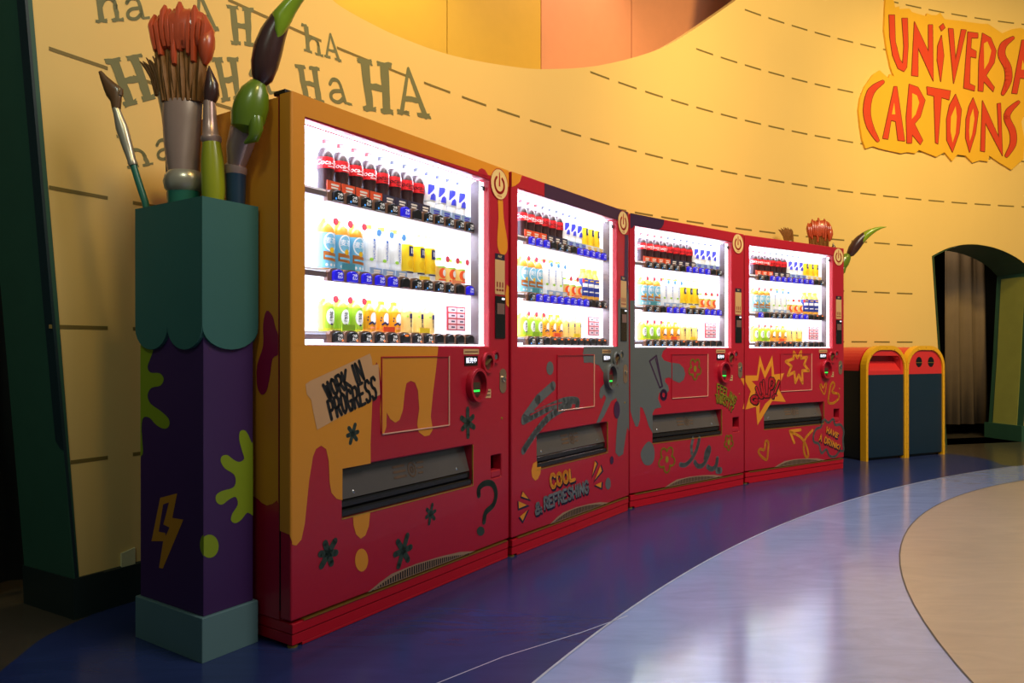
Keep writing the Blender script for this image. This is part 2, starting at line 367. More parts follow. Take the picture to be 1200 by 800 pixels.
# right-hand portal
opening = [(u+(8.55-u)*.010, v*.996 if v else 0) for u, v in opening]
portal = tag(MB().rings([[wall_pt(s, z, o) for s, z in opening] for o in (-.02, .05)], cap=False).build('trim_1', GREEN), kind='structure')
rv = MB().rings([[wall_pt(s, z, o) for s, z in opening] for o in (.05, .42)], cap=False); rv.build('portal_reveal', GREEN, portal)
(sa, _), (sb, _), (sc, _) = (opening[-3], opening[-2], opening[-1])
jz = [(dr[2][0]-.004, .02), (dr[1][0]-.004, dr[1][1]), (dr[0][0]-.006, dr[0][1]-.05)]
jm = MB()
jm.rings([[wall_pt(s, z, .06), wall_pt(s, z, .36), wall_pt(s-.006, z, .36), wall_pt(s-.006, z, .06)] for s, z in jz]); jm.build('jamb_panel', GREENL, portal)
jp = MB(); s = dr[2][0]
jp.rings([[wall_pt(s-.03, z, -.03), wall_pt(s+.2, z, -.03), wall_pt(s+.2, z, 0), wall_pt(s-.03, z, .44)] for z in (0, .17)]); jp.build('jamb_plinth', GREEN, portal)
# room behind the portal
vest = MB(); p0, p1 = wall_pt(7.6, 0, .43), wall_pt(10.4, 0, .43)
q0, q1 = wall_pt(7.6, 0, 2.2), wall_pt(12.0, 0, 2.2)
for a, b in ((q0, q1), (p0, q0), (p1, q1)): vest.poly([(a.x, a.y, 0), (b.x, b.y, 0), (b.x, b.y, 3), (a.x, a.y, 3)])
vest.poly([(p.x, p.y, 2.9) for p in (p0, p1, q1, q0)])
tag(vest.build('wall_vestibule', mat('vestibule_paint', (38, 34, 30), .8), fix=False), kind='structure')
def curtain(name, a, b, z0, z1, m, waves, amp, label, lean=0.):
    mb = MB(); n = waves*8; a, b = Vector(a), Vector(b); d = (b-a); nn = Vector((-d.y, d.x, 0)).normalized()
    rows = []
    for z, g in ((z0, 1.), ((z0+z1)/2, .8), (z1, .55)):
        rows.append([a+d*(k/n)*(1+lean*(z1-z)/(z1-z0))+nn*amp*g*(math.sin(k/n*waves*2*math.pi)+.4*math.sin(k*1.7))+Vector((0,0,z)) for k in range(n+1)])
    for r in range(2):
        for k in range(n): mb.poly([rows[r][k], rows[r][k+1], rows[r+1][k+1], rows[r+1][k]])
    o = mb.build(name, m, None, False, fix=False)
    bm = bmesh.new(); bm.from_mesh(o.data); bmesh.ops.remove_doubles(bm, verts=bm.verts, dist=1e-5); bm.to_mesh(o.data); bm.free()
    o.data.polygons.foreach_set('use_smooth', [True]*len(o.data.polygons))
    sd = o.modifiers.new('thick', 'SOLIDIFY'); sd.thickness = .012
    return tag(o, label, 'curtain')
ca, cb = wall_pt(8.72, 0, .62), wall_pt(9.22, 0, .62)
curtain('portal_curtain', (ca.x, ca.y, 0), (cb.x, cb.y, 0), .13, 2.3, mat('brown_drape', (112, 94, 72), .85, var=.12), 3, .03, 'brown drape hanging just inside the arched green doorway', .12)
cc, ce = wall_pt(9.3, 0, 1.2), wall_pt(10.9, 0, 1.2)
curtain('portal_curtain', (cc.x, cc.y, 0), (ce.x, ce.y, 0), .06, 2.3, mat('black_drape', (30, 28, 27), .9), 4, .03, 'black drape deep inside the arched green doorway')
lv = wall_pt(8.6, 2.7, .47)
spot('drape_fill', lv, wall_pt(8.98, 1.0, .66), 16, (1, .8, .55), 110, .1)  # fill light added inside the doorway to brighten the brown drape
# left-hand portal: green reveal turning away from the wall's end
lp = MB(); e = [(.05, 0), (le[1][0], le[1][1]), (le[2][0], le[2][1]), (-.22, 3.4)]
lp.rings([[wall_pt(s, z, -.004), wall_pt(s+.02, z, -.004), wall_pt(s+.02, z, .33), wall_pt(s-.004, z, .33)] for s, z in e])
port2 = tag(lp.build('trim_2', GREEN), kind='structure')
lb = MB().rings([[wall_pt(s-.012, z, -.012), wall_pt(s-.012, z, .34), wall_pt(s+.1, z, .34), wall_pt(s+.1, z, -.012)] for s, z in ((.05, 0), (.045, .15))]); lb.build('jamb_plinth', BASE, port2)
ed = MB().rings([[wall_pt(s-.006, z, -.006), wall_pt(s-.006, z, .045), wall_pt(s+.004, z, .045), wall_pt(s+.004, z, -.006)] for s, z in [(.05-.0, .15)]+e[1:]]); ed.build('jamb_edge', mat('blue_green_edge', (22, 44, 50), .45), port2)
a, b = wall_pt(-.9, 0, .5), wall_pt(.25, 0, .5)
curtain('side_curtain', (a.x, a.y, 0), (b.x, b.y, 0), .05, 3.4, mat('charcoal_drape', (40, 44, 42), .9), 4, .03, 'charcoal drape hanging behind the green jamb at the left edge')
a, b = wall_pt(-1.6, 0, 1.0), wall_pt(1.0, 0, 1.0)
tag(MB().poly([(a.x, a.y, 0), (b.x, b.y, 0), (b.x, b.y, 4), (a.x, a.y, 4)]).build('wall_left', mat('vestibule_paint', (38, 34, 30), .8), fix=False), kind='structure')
# upper recess behind the scooped wall top
UY = mat('upper_yellow', (214, 170, 60), .6, var=.05); UP = mat('upper_pink', (222, 150, 110), .6, var=.05)
def usz(px):
    dx = (px-600)/F; r = WR+.9; a = dx*dx+1; b = -2*(dx*WC[0]+WC[1]); c = WC[0]**2+WC[1]**2-r*r
    k = (-b+math.sqrt(b*b-4*a*c))/(2*a); return (PH0-math.atan2(k-WC[1], k*dx-WC[0]))*WR
seams = [usz(p) for p in (250, 370, 524, 634, 740, 900)]
up = None
for i in range(len(seams)-1):
    o = flat('wall_upper' if not up else 'upper_panel', [[(seams[i]+.004, 2.2), (seams[i+1]-.004, 2.2), (seams[i+1]-.004, 5.4), (seams[i]+.004, 5.4)]], lambda u, v, d: wall_pt(u, v, .9+d), UY if i < 3 else UP, up, .2, .04)
    if not up: up = tag(o, kind='structure')
lr = wall_pt(2.1, 4.3, .45)
spot('recess_lamp', lr, wall_pt(2.3, 3.0, .9), 60, (1, .82, .32), 120, .1)
lr = wall_pt(4.3, 5.0, .4)
spot('recess_lamp', lr, wall_pt(4.0, 3.4, .9), 60, (1, .62, .42), 110, .1)

# ------------------------------------------------------------------ lettered sign board on the wall
SGN = mat('sign_amber', (226, 172, 40), .5, var=.04); SRED = mat('sign_red', (206, 62, 28), .5, var=.05); SDK = mat('sign_outline', (110, 42, 14), .5)
zc = lambda p: wall_sz(980+p[0]/3.636, p[1]/3.636)
board = [(203,0),(208,-14),(228,-12),(240,12),(243,35),(262,30),(262,42),(305,40),(315,55),(375,72),(380,60),(400,68),(420,68),(437,58),(455,85),(520,92),(615,105),(640,105),(700,145),(740,128),(780,122),(830,150),(905,170),(960,230),(955,330),(940,430),(860,445),(800,480),(782,520),(795,600),(790,680),(740,725),(690,695),(645,665),(640,690),(605,685),(575,695),(545,665),(510,660),(487,688),(455,650),(420,670),(345,640),(330,655),(295,650),(270,655),(180,635),(150,625),(118,635),(105,600),(95,540),(88,470),(95,420),(115,370),(150,320),(178,302),(195,318),(215,335),(222,318),(240,330),(225,290),(208,210),(197,130),(200,60)]
sign = flat('sign_board', [[zc(p) for p in board]], lambda u, v, d: wall_pt(u, v, -.02+d), SGN, None, .15, .018)
tag(sign, 'ragged amber sign board with tall red UNIVERSAL CARTOONS lettering on the wall', 'sign')
def st_(p, w0): return ('s', p, w0)
LT = [[(217,68),(240,68),(243,180),(262,255),(275,275),(280,200),(272,82),(295,82),(298,200),(292,290),(280,308),(255,295),(232,240),(220,160)],
 [(313,325),(325,97),(385,225),(385,110),(402,110),(405,348),(340,205),(340,328)], [(432,118),(447,105),(455,122),(440,135)], [(440,155),(450,240),(437,350),(422,260),(424,200)],
 [(470,125),(490,127),(500,260),(525,130),(545,132),(492,358)], [(553,140),(595,145),(595,165),(568,165),(565,210),(588,222),(587,250),(563,245),(560,360),(582,370),(580,390),(535,378)],
 [(615,145),(650,165),(673,220),(665,270),(630,325),(665,375),(660,393),(620,350),(617,392),(597,390),(600,260)], st_([(745,165),(705,195),(697,240),(722,290),(725,345),(702,402)], [12,26,30,30,28,14]),
 [(783,175),(800,175),(845,412),(820,410),(808,340),(775,335),(762,402),(740,400)], [(868,190),(890,195),(895,400),(930,410),(930,432),(868,420)],
 st_([(190,352),(140,392),(122,470),(135,540),(168,600)], [14,30,30,28,14]), [(238,372),(250,372),(283,603),(255,600),(245,520),(225,515),(212,595),(190,592)],
 [(303,362),(340,375),(370,430),(350,500),(325,530),(360,600),(350,618),(315,575),(313,612),(293,612),(290,500)], [(378,373),(478,390),(472,428),(440,418),(425,615),(415,610),(408,412),(380,405)],
 [(500,405),(525,470),(515,570),(487,650),(463,600),(462,510),(475,450)], [(575,420),(597,480),(585,570),(560,650),(543,590),(545,510),(558,455)],
 [(607,645),(615,432),(685,590),(678,445),(692,443),(700,665),(627,525),(624,648)], st_([(768,438),(728,475),(720,510),(743,560),(745,615),(718,665)], [12,24,26,28,26,14])]
HOLES = [[(620,190),(635,180),(652,220),(640,270),(622,300)], [(785,260),(800,300),(780,300)], [(238,440),(243,490),(228,490)], [(315,400),(335,410),(345,440),(330,490),(313,510)], [(500,455),(505,500),(500,570),(487,610),(478,560),(480,500)], [(575,465),(580,510),(570,575),(560,605),(557,560),(562,500)]]
for L in LT:
    if isinstance(L, tuple):
        c = smooth(L[1], 3, False); ws = []
        for i in range(len(L[1])-1): ws += [L[2][i]+(L[2][i+1]-L[2][i])*k/3 for k in range(3)]
        ws.append(L[2][-1]); polys = stroke(c, ws); edge = stroke(c, [x+5 for x in ws])
    else: polys = [L]; edge = stroke(L, 5, True)
    flat('sign_letter', [[zc(p) for p in q] for q in polys], lambda u, v: wall_pt(u, v, -.0235), SRED, sign, .15)
    flat('letter_outline', [[zc(p) for p in q] for q in edge], lambda u, v: wall_pt(u, v, -.0222), SDK, sign, .15)
for h in HOLES:
    flat('letter_counter', [[zc(p) for p in h]], lambda u, v: wall_pt(u, v, -.0245), SGN, sign, .15)

# ------------------------------------------------------------------ vending machines
def hc(x, yt, yb): d = 1.83*F/(yb-yt); return Vector(((x-600)/F*d, d))
ORD = ['nearest', 'second', 'third', 'farthest']
class Machine:
    def __init__(s, i, a, b, label):
        s.i = i; s.o = a; s.W = (b-a).length; s.t = (b-a)/s.W
        s.root = thing('vending_machine', label, 'vending machine', (a.x, a.y, 0), math.atan2(s.t.y, s.t.x), 'row of drink vending machines')
        s.layer = 0
    def px(s, p, off=0.):
        o = (s.o.x-s.t.y*off, s.o.y+s.t.x*off)
        return on_plane(p[0], p[1], o, (s.t.x, s.t.y))
    def decal(s, name, polys, m, lay=1, px=True, lab=None):
        y = -.0006-.0006*lay
        pp = [[s.px(p) for p in q] for q in polys] if px else polys
        o = flat(name, pp, lambda u, v: Vector((u, y, v)), m, s.root)
        if lab: o['label'] = lab
        return o
    def line(s, name, pts, wd, m, lay=1, closed=False, sm=0, lab=None):
        # brush line through photograph points, width in metres
        q = [s.px(p) for p in pts]
        if sm: q = smooth(q, sm, closed)
        return s.decal(name, stroke(q, wd, closed), m, lay, False, lab)
    def words(s, name, items, wd, m, lay=2, shadow=None, sh=(.006,-.01)):
        for txt, quad, arch in items:
            k0 = 0
            for word in txt.split(' '):
                polys = []
                for pl in letter_lines(txt, quad, .45, arch, (k0, k0+len(word))): polys += stroke([s.px(p) for p in pl], wd)
                k0 += len(word)+1
                s.decal(name, polys, m, lay+1, False)
                if shadow: s.decal('letter_shadow', [[(x+sh[0], z+sh[1]) for x, z in p] for p in polys], shadow, lay, False)
def plate_holes(us, zs, holes, y0, y1):
    mb = MB(); idx = {}
    def V(i, j, y):
        k = (i, j, y)
        if k not in idx: idx[k] = len(mb.v); mb.v.append((us[i], y, zs[j]))
        return idx[k]
    solid = lambda i, j: 0 <= i < len(us)-1 and 0 <= j < len(zs)-1 and not any(a-1e-6 <= us[i] and us[i+1] <= b+1e-6 and c-1e-6 <= zs[j] and zs[j+1] <= d+1e-6 for a, b, c, d in holes)
    def q(*f): mb.f.append(f); mb.m.append(0)
    for i in range(len(us)-1):
        for j in range(len(zs)-1):
            if not solid(i, j): continue
            q(V(i,j,y0), V(i+1,j,y0), V(i+1,j+1,y0), V(i,j+1,y0)); q(V(i,j,y1), V(i,j+1,y1), V(i+1,j+1,y1), V(i+1,j,y1))
            if not solid(i-1, j): q(V(i,j,y0), V(i,j+1,y0), V(i,j+1,y1), V(i,j,y1))
            if not solid(i+1, j): q(V(i+1,j,y0), V(i+1,j,y1), V(i+1,j+1,y1), V(i+1,j+1,y0))
            if not solid(i, j-1): q(V(i,j,y0), V(i,j,y1), V(i+1,j,y1), V(i+1,j,y0))
            if not solid(i, j+1): q(V(i,j+1,y0), V(i+1,j+1,y0), V(i+1,j+1,y1), V(i,j+1,y1))
    return mb
RAILC = mat('rail_brown', (126, 92, 74), .45, var=.05); RAILG = mat('rail_grey', (112, 100, 104), .4, var=.05)
BBLK = mat('button_black', (30, 30, 34), .3); BBLU = mat('button_blue', (24, 20, 150), .3, emit=.55, ecol=(40, 30, 235), var=0)
BORG = mat('button_dot_orange', (240, 120, 50), .4, emit=.8, var=0); BDOT = mat('button_dot_blue', (60, 150, 240), .4, emit=.8, var=0)
BGLY = mat('button_glyph', (240, 240, 240), .4, emit=.5, var=0)
CARDR = mat('card_red', (232, 84, 40), .5, var=.03); CARDN = mat('card_navy', (52, 48, 78), .5, var=.03); CARDB = mat('card_blue', (150, 180, 226), .5, var=.03)
CARDY = mat('card_yellow', (236, 210, 40), .5, var=.03); CARDG = mat('card_green', (140, 190, 40), .5, var=.03); CARDT = mat('card_teal', (70, 150, 170), .5, var=.03); CARDO = mat('card_orange', (236, 150, 110), .5, var=.03)
CREDP = mat('menu_card_red', (176, 34, 46), .5, var=.05); PINKW = mat('menu_card_pink', (222, 190, 198), .5, var=.05)
GRND = mat('green_display', (40, 200, 70), .4, emit=1.6, var=0); SCRW = mat('white_display', (230, 235, 255), .4, emit=1.6, var=0)
SIGNC = mat('label_cream', (206, 168, 118), .5, var=.06)
GRIL = mat('grille_beige', (156, 124, 100), .45, var=.06)
GOLDP = mat('flap_gold_print', (104, 78, 56), .5, var=.15)
ROWS = [(1.513, 1.556), (1.229, 1.273), (1.008, 1.051)]
button_meshes = {}
def button_mesh(kind):
    if kind in button_meshes: return button_meshes[kind]
    mb = MB(); hw = .0235
    prof = [(-hw, 0), (hw, 0), (hw, .026)]+[(hw*math.cos(a), .026+.013*math.sin(a)) for a in [math.pi*k/8 for k in range(1, 8)]]+[(-hw, .026)]
    mb.rings([[(x, 0, z) for x, z in prof], [(x, -.010, z) for x, z in prof], [(x*.86, -.013, .003+z*.88) for x, z in prof]])
    if kind != 'e' and kind != 'o':
        for row, zz in (('つめ', .024), ('たい', .012)):
            for p in textpolys(row, .0125, .004, zz, .02): mb.poly([(x, -.0136, z) for x, z in p], 1)
    d = {'k': (-.016, .007, 3), 'b': None, 'r': (.015, .007, 2), 'o': (0, .03, 2), 'e': None}[kind]
    if d: mb.poly([(x, -.0138, z) for x, z in ell(d[0], d[1], .004 if kind != 'o' else .012, .004, 10)], d[2])
    me = mb.build('button', [BBLU if kind == 'b' else BBLK, BGLY, BORG, BDOT], None, fix=False)
    m = me.data; bpy.data.objects.remove(me); button_meshes[kind] = m; return m
def base_machine(M, buttons, redtrim=RED):
    W = M.W; r = M.root; X = lambda u: u*W
    win = (X(.043), X(.876), 1.0, 1.757); dis = (X(.176), X(.775), .39, .567); ret = (X(.886), X(.951), .396, .5)
    us = sorted({0, W}|{h[k] for h in (win, dis, ret) for k in (0,1)}); zs = sorted({.094, 1.83}|{h[k] for h in (win, dis, ret) for k in (2,3)})
    plate_holes(us, zs, [win, dis, ret], 0, .055).build('door', RED, r, bevel=.006)
    # cabinet: open at the front behind the window and the dispenser
    cab = plate_holes(us, [.09]+zs[1:-1]+[1.822], [win, dis, ret], .06, .30); cab.box((0, .30, .09), (W, .69, 1.822)); cab.build('cabinet', RED, r)
    MB().box((.006, .0, .05), (W-.006, .6, .084)).box((.012, .055, .084), (W-.012, .3, .09)).build('kick_plate', REDD, r, bevel=.003)
    MB().box((.008, .004, .012), (W-.004, .58, .047)).box((.05, .004, .002), (W-.004, .58, .012)).build('plinth', REDD, r, bevel=.002)
    MB().box((X(.04), -.004, .0845), (X(.985), .05, .0885)).build('edge_trim', BRASS, r)
    for x in (.026, W-.026): MB().lathe([(.018, 0), (.018, .008), (.009, .010), (.009, .0115)], 10, c=(x, .024, 0)).build('levelling_foot', BRASS, r)
    # display window
    li = MB()
    x0, x1, z0, z1 = win[0]+.002, win[1]-.002, win[2]+.002, win[3]-.002; yb = .26
    li.poly([(x0,yb,z0),(x1,yb,z0),(x1,yb,z1),(x0,yb,z1)], 1)
    for a, b, c, d in (((x0,.055,z0),(x0,yb,z0),(x0,yb,z1),(x0,.055,z1)), ((x1,yb,z0),(x1,.055,z0),(x1,.055,z1),(x1,yb,z1)), ((x0,.055,z0),(x1,.055,z0),(x1,yb,z0),(x0,yb,z0)), ((x0,.055,z1),(x0,yb,z1),(x1,yb,z1),(x1,.055,z1))): li.poly([a,b,c,d], 1 if a[2] == z1 or b[0] == x0 else 0)
    li.build('display_liner', [WHITE, LGLOW], r, fix=False)
    MB().box((x0+.01, .058, z1-.012), (x1-.05, .07, z1-.002)).build('led_strip', LED, r)
    MB().box((x0+.002, .06, z0+.02), (x0+.01, .07, z1-.02)).build('led_strip', LED, r)
    MB().box((x0+.01, .02, z0+.0005), (x1-.01, .04, z0+.006)).build('window_sill', COLUMN, r)
    lc = MB().box((X(.8405), .03, z0+.004), (x1-.002, .07, z1-.006)).build('light_column', COLUMN, r)
    MB().box((X(.8385), .028, z0+.004), (X(.8405), .072, z1-.006)).build('column_edge', RAILG, r)
    MB().box((X(.846), .024, z1-.03), (X(.868), .028, z1-.026)).box((X(.864), .022, z1-.045), (X(.871), .03, z1-.026)).build('latch', BLACK, lc)
    MB().poly([(x0,.012,z0),(x1,.012,z0),(x1,.012,z1),(x0,.012,z1)]).build('window_glass', GLASS, r, fix=False)
    for zl in (z1-.014, ROWS[0][0]-.002, ROWS[1][0]-.002):
        l = bpy.data.lights.new('display_lamp', 'AREA'); l.energy = LAMP*(.55 if zl > 1.7 else 1); l.color = (.88, .92, 1.0); l.shape = 'RECTANGLE'; l.size = W*.76; l.size_y = .02
        lo = bpy.data.objects.new('display_lamp', l); COL.objects.link(lo); lo.parent = r; lo.location = (X(.44), .062, zl); lo.rotation_euler = (math.radians(22), 0, 0)
    M.slots = [X(.1914+(.8060-.1914)*k/11) for k in range(12)]; sp = M.slots[1]-M.slots[0]
    for row, (a, b) in enumerate(ROWS):
        prof = [(M.slots[0]-sp*.62, a), (M.slots[11]+sp*.5, a)]
        for k in range(11, -1, -1):
            for q in range(7): 
                an = math.pi*q/6; prof.append((M.slots[k]+sp*.48*math.cos(an), b-.012+.016*math.sin(an)**.7))
        prof.append((M.slots[0]-sp*.62, b-.012))
        me = fillmesh('button_rail', [prof], lambda u, v, d: Vector((u, .05+d, v)), None, .02); me.materials.append(RAILC)
        rail = link('button_rail', me, r)
        for k, c in enumerate(buttons[row]):
            bo = link('button', button_mesh(c), rail); bo.location = (M.slots[k], .0495, a+.003)
        MB().box((X(.045), .055, a+.013), (X(.16), .075, b-.012)).build('shelf_rail', RAILG, r)
        MB().box((X(.045), .072, b-.008), (X(.838), .258, b)).build('shelf', WHITE, r)
        MB().tube([(X(.048), .1, b+.05), (X(.065), .1, b+.022), (X(.1), .1, b+.004)], .0015, 6).build('wire', RAILG, r)
    # lower hardware
    c = [(X(.3287), .955), (X(.6399), .955), (X(.6399), .671), (X(.3287), .671)]
    (xa, za), (xb, zb) = c[0], c[2]
    MB().box((xa, -.0055, za), (xb, -.0005, za+.004)).box((xa-.004, -.0055, zb), (xa, -.0005, za+.004)).build('poster_frame', RED, r)
    MB().box((xa, -.0065, zb-.005), (xb+.005, -.0005, zb)).box((xb, -.0065, zb-.005), (xb+.005, -.0005, za+.004)).build('poster_cover_edge', mat('edge_highlight', (236, 176, 150), .12, coat=.8), r, bevel=.001)  # pale colour paints the highlight on the bottom and right edges
    MB().poly([(c[3][0], -.0046, c[3][1]), (c[2][0], -.0046, c[2][1]), (c[1][0], -.0046, c[1][1]), (c[0][0], -.0046, c[0][1])]).build('poster_cover', GLASS, r, fix=False)
    x0, x1, z0, z1 = dis
    MB().add([(x0,.055,z0),(x1,.055,z0),(x1,.055,z1),(x0,.055,z1),(x0,.28,z0),(x1,.28,z0),(x1,.28,z1),(x0,.28,z1)], [(4,5,6,7),(0,4,7,3),(5,1,2,6),(0,1,5,4),(3,7,6,2)]).build('dispenser_bin', DARK, r, fix=False)
    fl_ = MB(); fl_.add([(x0+.003,.016,z0+.062),(x1-.003,.016,z0+.062),(x1-.003,.05,z1-.004),(x0+.003,.05,z1-.004),(x0+.003,.022,z0+.062),(x1-.003,.022,z0+.062),(x1-.003,.056,z1-.004),(x0+.003,.056,z1-.004)], [(0,1,2,3),(7,6,5,4),(0,4,5,1),(3,2,6,7)])
    flap = fl_.build('dispenser_flap', mat('flap_smoke', (92, 84, 80), .1, coat=.6, var=.25, scale=4), r)
    lip = MB().box((x0, .004, z0), (x1, .05, z0+.028)).box((x0, .014, z0+.03), (x1, .05, z0+.058)); lip.build('dispenser_lip', DARK, r, bevel=.006)
    MB().box((x0-.004, -.002, z0-.004), (x1+.004, .004, z0)).box((x1, -.002, z0-.004), (x1+.004, .004, z1)).build('dispenser_edge', BRASS, r)
    for u in (.2345, .7086): MB().lathe([(.009, 0), (.0075, .004), (.003, .0065)], 10).build('flap_bolt', CHROME, flap).matrix_local = Matrix.Translation((X(u), .026, .47)) @ Matrix.Rotation(math.radians(75), 4, 'X')
    def fy(z): return .016+(.05-.016)*(z-z0-.062)/(z1-z0-.066)-.0015
    pr = []; cx, cz = X(.49), z0+.115
    for k in range(3): pr += stroke([(cx-.105, cz+.022-.02*k), (cx-.04, cz+.022-.02*k)], .009)
    pr += stroke(ell(cx, cz, .022, .027, 14), .006, True)+stroke(ell(cx, cz, .008, .011, 10), .006, True)
    for k in range(3): pr += stroke([(cx+.036, cz+.022-.02*k), (cx+.075-.008*k, cz+.022-.02*k)], .007)
    flat('flap_print', pr, lambda u, v: Vector((u, fy(v), v)), GOLDP, flap)
    x0, x1, z0, z1 = ret
    MB().add([(x0,.055,z0),(x1,.055,z0),(x1,.055,z1),(x0,.055,z1),(x0,.12,z0),(x1,.12,z0),(x1,.12,z1),(x0,.12,z1)], [(4,5,6,7),(0,4,7,3),(5,1,2,6),(0,1,5,4),(3,7,6,2)]).build('coin_tray', DARK, r, fix=False)
    MB().box((x0, .002, z0), (x1, .05, z0+.035)).build('coin_tray_lip', redtrim, r, bevel=.008)
    me = fillmesh('vent_backing', [[(X(u), z) for u, z in ((.27,.0945), (.79,.0945), (.765,.101), (.70,.117), (.60,.128), (.48,.135), (.37,.131), (.32,.115))]], lambda u, v: Vector((u, -.0012, v)))
    me.materials.append(GRIL); vb = link('vent_backing', me, r)
    sl = MB(); n = 44
    for k in range(n):
        u = .29+(.755-.29)*k/n; zt = .129-.9*(u-.47)**2*(.55 if u > .47 else 1.15); sl.box((X(u), -.0026, .098), (X(u)+.0065, -.0013, zt))
    sl.build('vent_slots', BLACK, vb)
    # money hardware
    MB().box((X(.7275), -.004, .916), (X(.8006), 0, .958)).build('price_display', BLACK, r)
    M.decal('display_text', textpolys('販売中', .026, X(.764), .937, .012), SCRW, 7, False)
    M.decal('card_label', [[(X(.7228), .965), (X(.8106), .965), (X(.8106), .988), (X(.7228), .988)]], SIGNC, 1, False)
    M.decal('card_label_text', stroke([(X(.73), .976), (X(.803), .976)], .005), mat('brown_print', (110, 70, 50), .5), 2, False)
    cs = MB(); cs.ring((X(.857), .927), .045, .049, .013, -.016, 0); cs.build('coin_slot_ring', redtrim, r, True)
    MB().poly([(x, -.002, z) for x, z in ell(X(.857), .927, .036, .04)]).build('coin_slot_face', mat('coin_face', (86, 44, 36), .4), r)
    MB().tube([(X(.838), -.006, .914), (X(.878), -.006, .943)], [.011, .005], 8).build('coin_lever', mat('bronze_lever', (120, 100, 60), .35, .6), r, True)
    MB().ring((X(.909), .952), .027, .031, .009, -.012, 0).build('return_lever_ring', redtrim, r, True)
    MB().lathe([(.016, 0), (.012, .006)], 12).build('return_lever', CHROME, r).matrix_local = Matrix.Translation((X(.909), -.001, .952)) @ Matrix.Rotation(math.radians(90), 4, 'X')
    bx, bz = X(.7866), .8295
    MB().ring((bx, bz), .066, .077, .015, -.03, 0, 32).build('bill_slot_ring', redtrim, r, True)
    MB().poly([(x, -.003, z) for x, z in ell(bx, bz, .052, .063)]).build('bill_slot_face', mat('bill_face', (120, 22, 34), .4), r)
    MB().box((bx-.026, -.012, bz-.045), (bx+.026, -.003, bz+.012)).build('bill_slot', mat('bill_brown', (70, 54, 40), .3), r, bevel=.002)
    MB().box((bx-.026, -.014, bz-.03), (bx+.02, -.0125, bz-.021)).build('bill_light', GRND, r)
    M.decal('bill_label', [[(X(.8359), .768), (X(.8826), .766), (X(.8826), .806), (X(.8359), .808)]], SIGNC, 1, False)
    M.decal('bill_label_text', stroke([(X(.842), .796), (X(.876), .796)], .006)+stroke([(X(.842), .78), (X(.876), .78)], .006), mat('brown_print', (110, 70, 50), .5), 2, False)
    lk = [(X(.958)+.027*math.cos(a), .84+(.03 if math.sin(a) > 0 else -.03)+.027*math.sin(a)) for a in [2*math.pi*k/20+.01 for k in range(20)]]
    me = fillmesh('lock_plate', [lk], lambda u, v, d: Vector((u, -.003+d, v)), None, .003); me.materials.append(mat('lock_steel', (158, 134, 110), .4, .6)); lp_ = link('lock_plate', me, r)
    MB().lathe([(.014, 0), (.014, .008), (.008, .009)], 12).build('lock_cylinder', CHROME, lp_).matrix_local = Matrix.Translation((X(.958), -.003, .85)) @ Matrix.Rotation(math.radians(90), 4, 'X')
    MB().lathe([(.007, 0), (.005, .003)], 8).build('key_hole', BRASS, r).matrix_local = Matrix.Translation((X(.9525), 0, .666)) @ Matrix.Rotation(math.radians(90), 4, 'X')
    # stickers and reader on the right-hand column
    a, b = X(.908), X(.970)
    M.decal('sticker_header', [[(a, 1.402), (b, 1.402), (b, 1.43), (a, 1.43)]], NAVYP, 2, False)
    M.decal('sticker_header_text', textpolys('PAY', .018, (a+b)/2, 1.416, .012), CREAM, 3, False)
    M.decal('sticker', [[(a, 1.242), (b, 1.242), (b, 1.402), (a, 1.402)]], SIGNC, 2, False)
    mk = []
    for k, x in enumerate((.922, .939, .956)):
        mk += stroke([(X(x), 1.296), (X(x), 1.278)], .010)+stroke([(X(x)-.004, 1.262), (X(x)+.004, 1.262)], .010)
    M.decal('sticker_marks', mk, mat('brick_print', (150, 60, 50), .5), 3, False)
    cr = MB().box((a, -.006, 1.038), (b, 0, 1.234)).build('card_reader', DARK, r, bevel=.002)
    MB().box((a+.01, -.0075, 1.15), (b-.01, -.006, 1.2)).build('reader_screen', mat('reader_grey', (120, 92, 88), .3), cr)
    MB().box((b-.03, -.008, 1.218), (b-.01, -.006, 1.226)).build('reader_light', SCRW, cr)
    # round power emblem
    ex, ez = X(.9345), 1.752
    M.decal('power_emblem', [ell(ex, ez, .07, .071, 32)], CREAM, 4, False)
    M.decal('emblem_ring', stroke(ell(ex, ez, .0695, .0705, 32), .003, True), RED, 5, False)
    pw = stroke([(ex+.038*math.sin(a), ez-.002-.038*-math.cos(a)*1) for a in [math.radians(35+290*k/20) for k in range(21)]], .013)
    pw += [[(ex-.006, ez-.01), (ex+.006, ez-.01), (ex+.004, ez+.052), (ex, ez+.058), (ex-.004, ez+.052)]]
    M.decal('emblem_symbol', pw, mat('emblem_red', (176, 24, 30), .45), 5, False)
    M.decal('emblem_text', textpolys('POWER', .010, ex, ez-.056, .01), mat('emblem_red', (176, 24, 30), .45), 5, False)
    # red menu card on the bottom shelf
    M.mc = MB().box((X(.722), .088, 1.07), (X(.824), .094, 1.178)).build('menu_card', CREDP, r)
    mp = []
    for i in range(2):
        for j in range(4):
            xa = X(.728)+i*X(.048); za = 1.076+j*.0255; mp.append([(xa, za), (xa+X(.043), za), (xa+X(.043), za+.019), (xa, za+.019)])
    flat('menu_card_cell', mp, lambda u, v: Vector((u, .0875, v)), PINKW, M.mc)
    mp = []
    for i in range(2):
        for j in range(4):
            xa = X(.728)+i*X(.048); za = 1.076+j*.0255; mp.append([(xa+.02, za+.006), (xa+.045, za+.006), (xa+.045, za+.013), (xa+.02, za+.013)])
    flat('menu_card_mark', mp, lambda u, v: Vector((u, .087, v)), CARDN, M.mc)
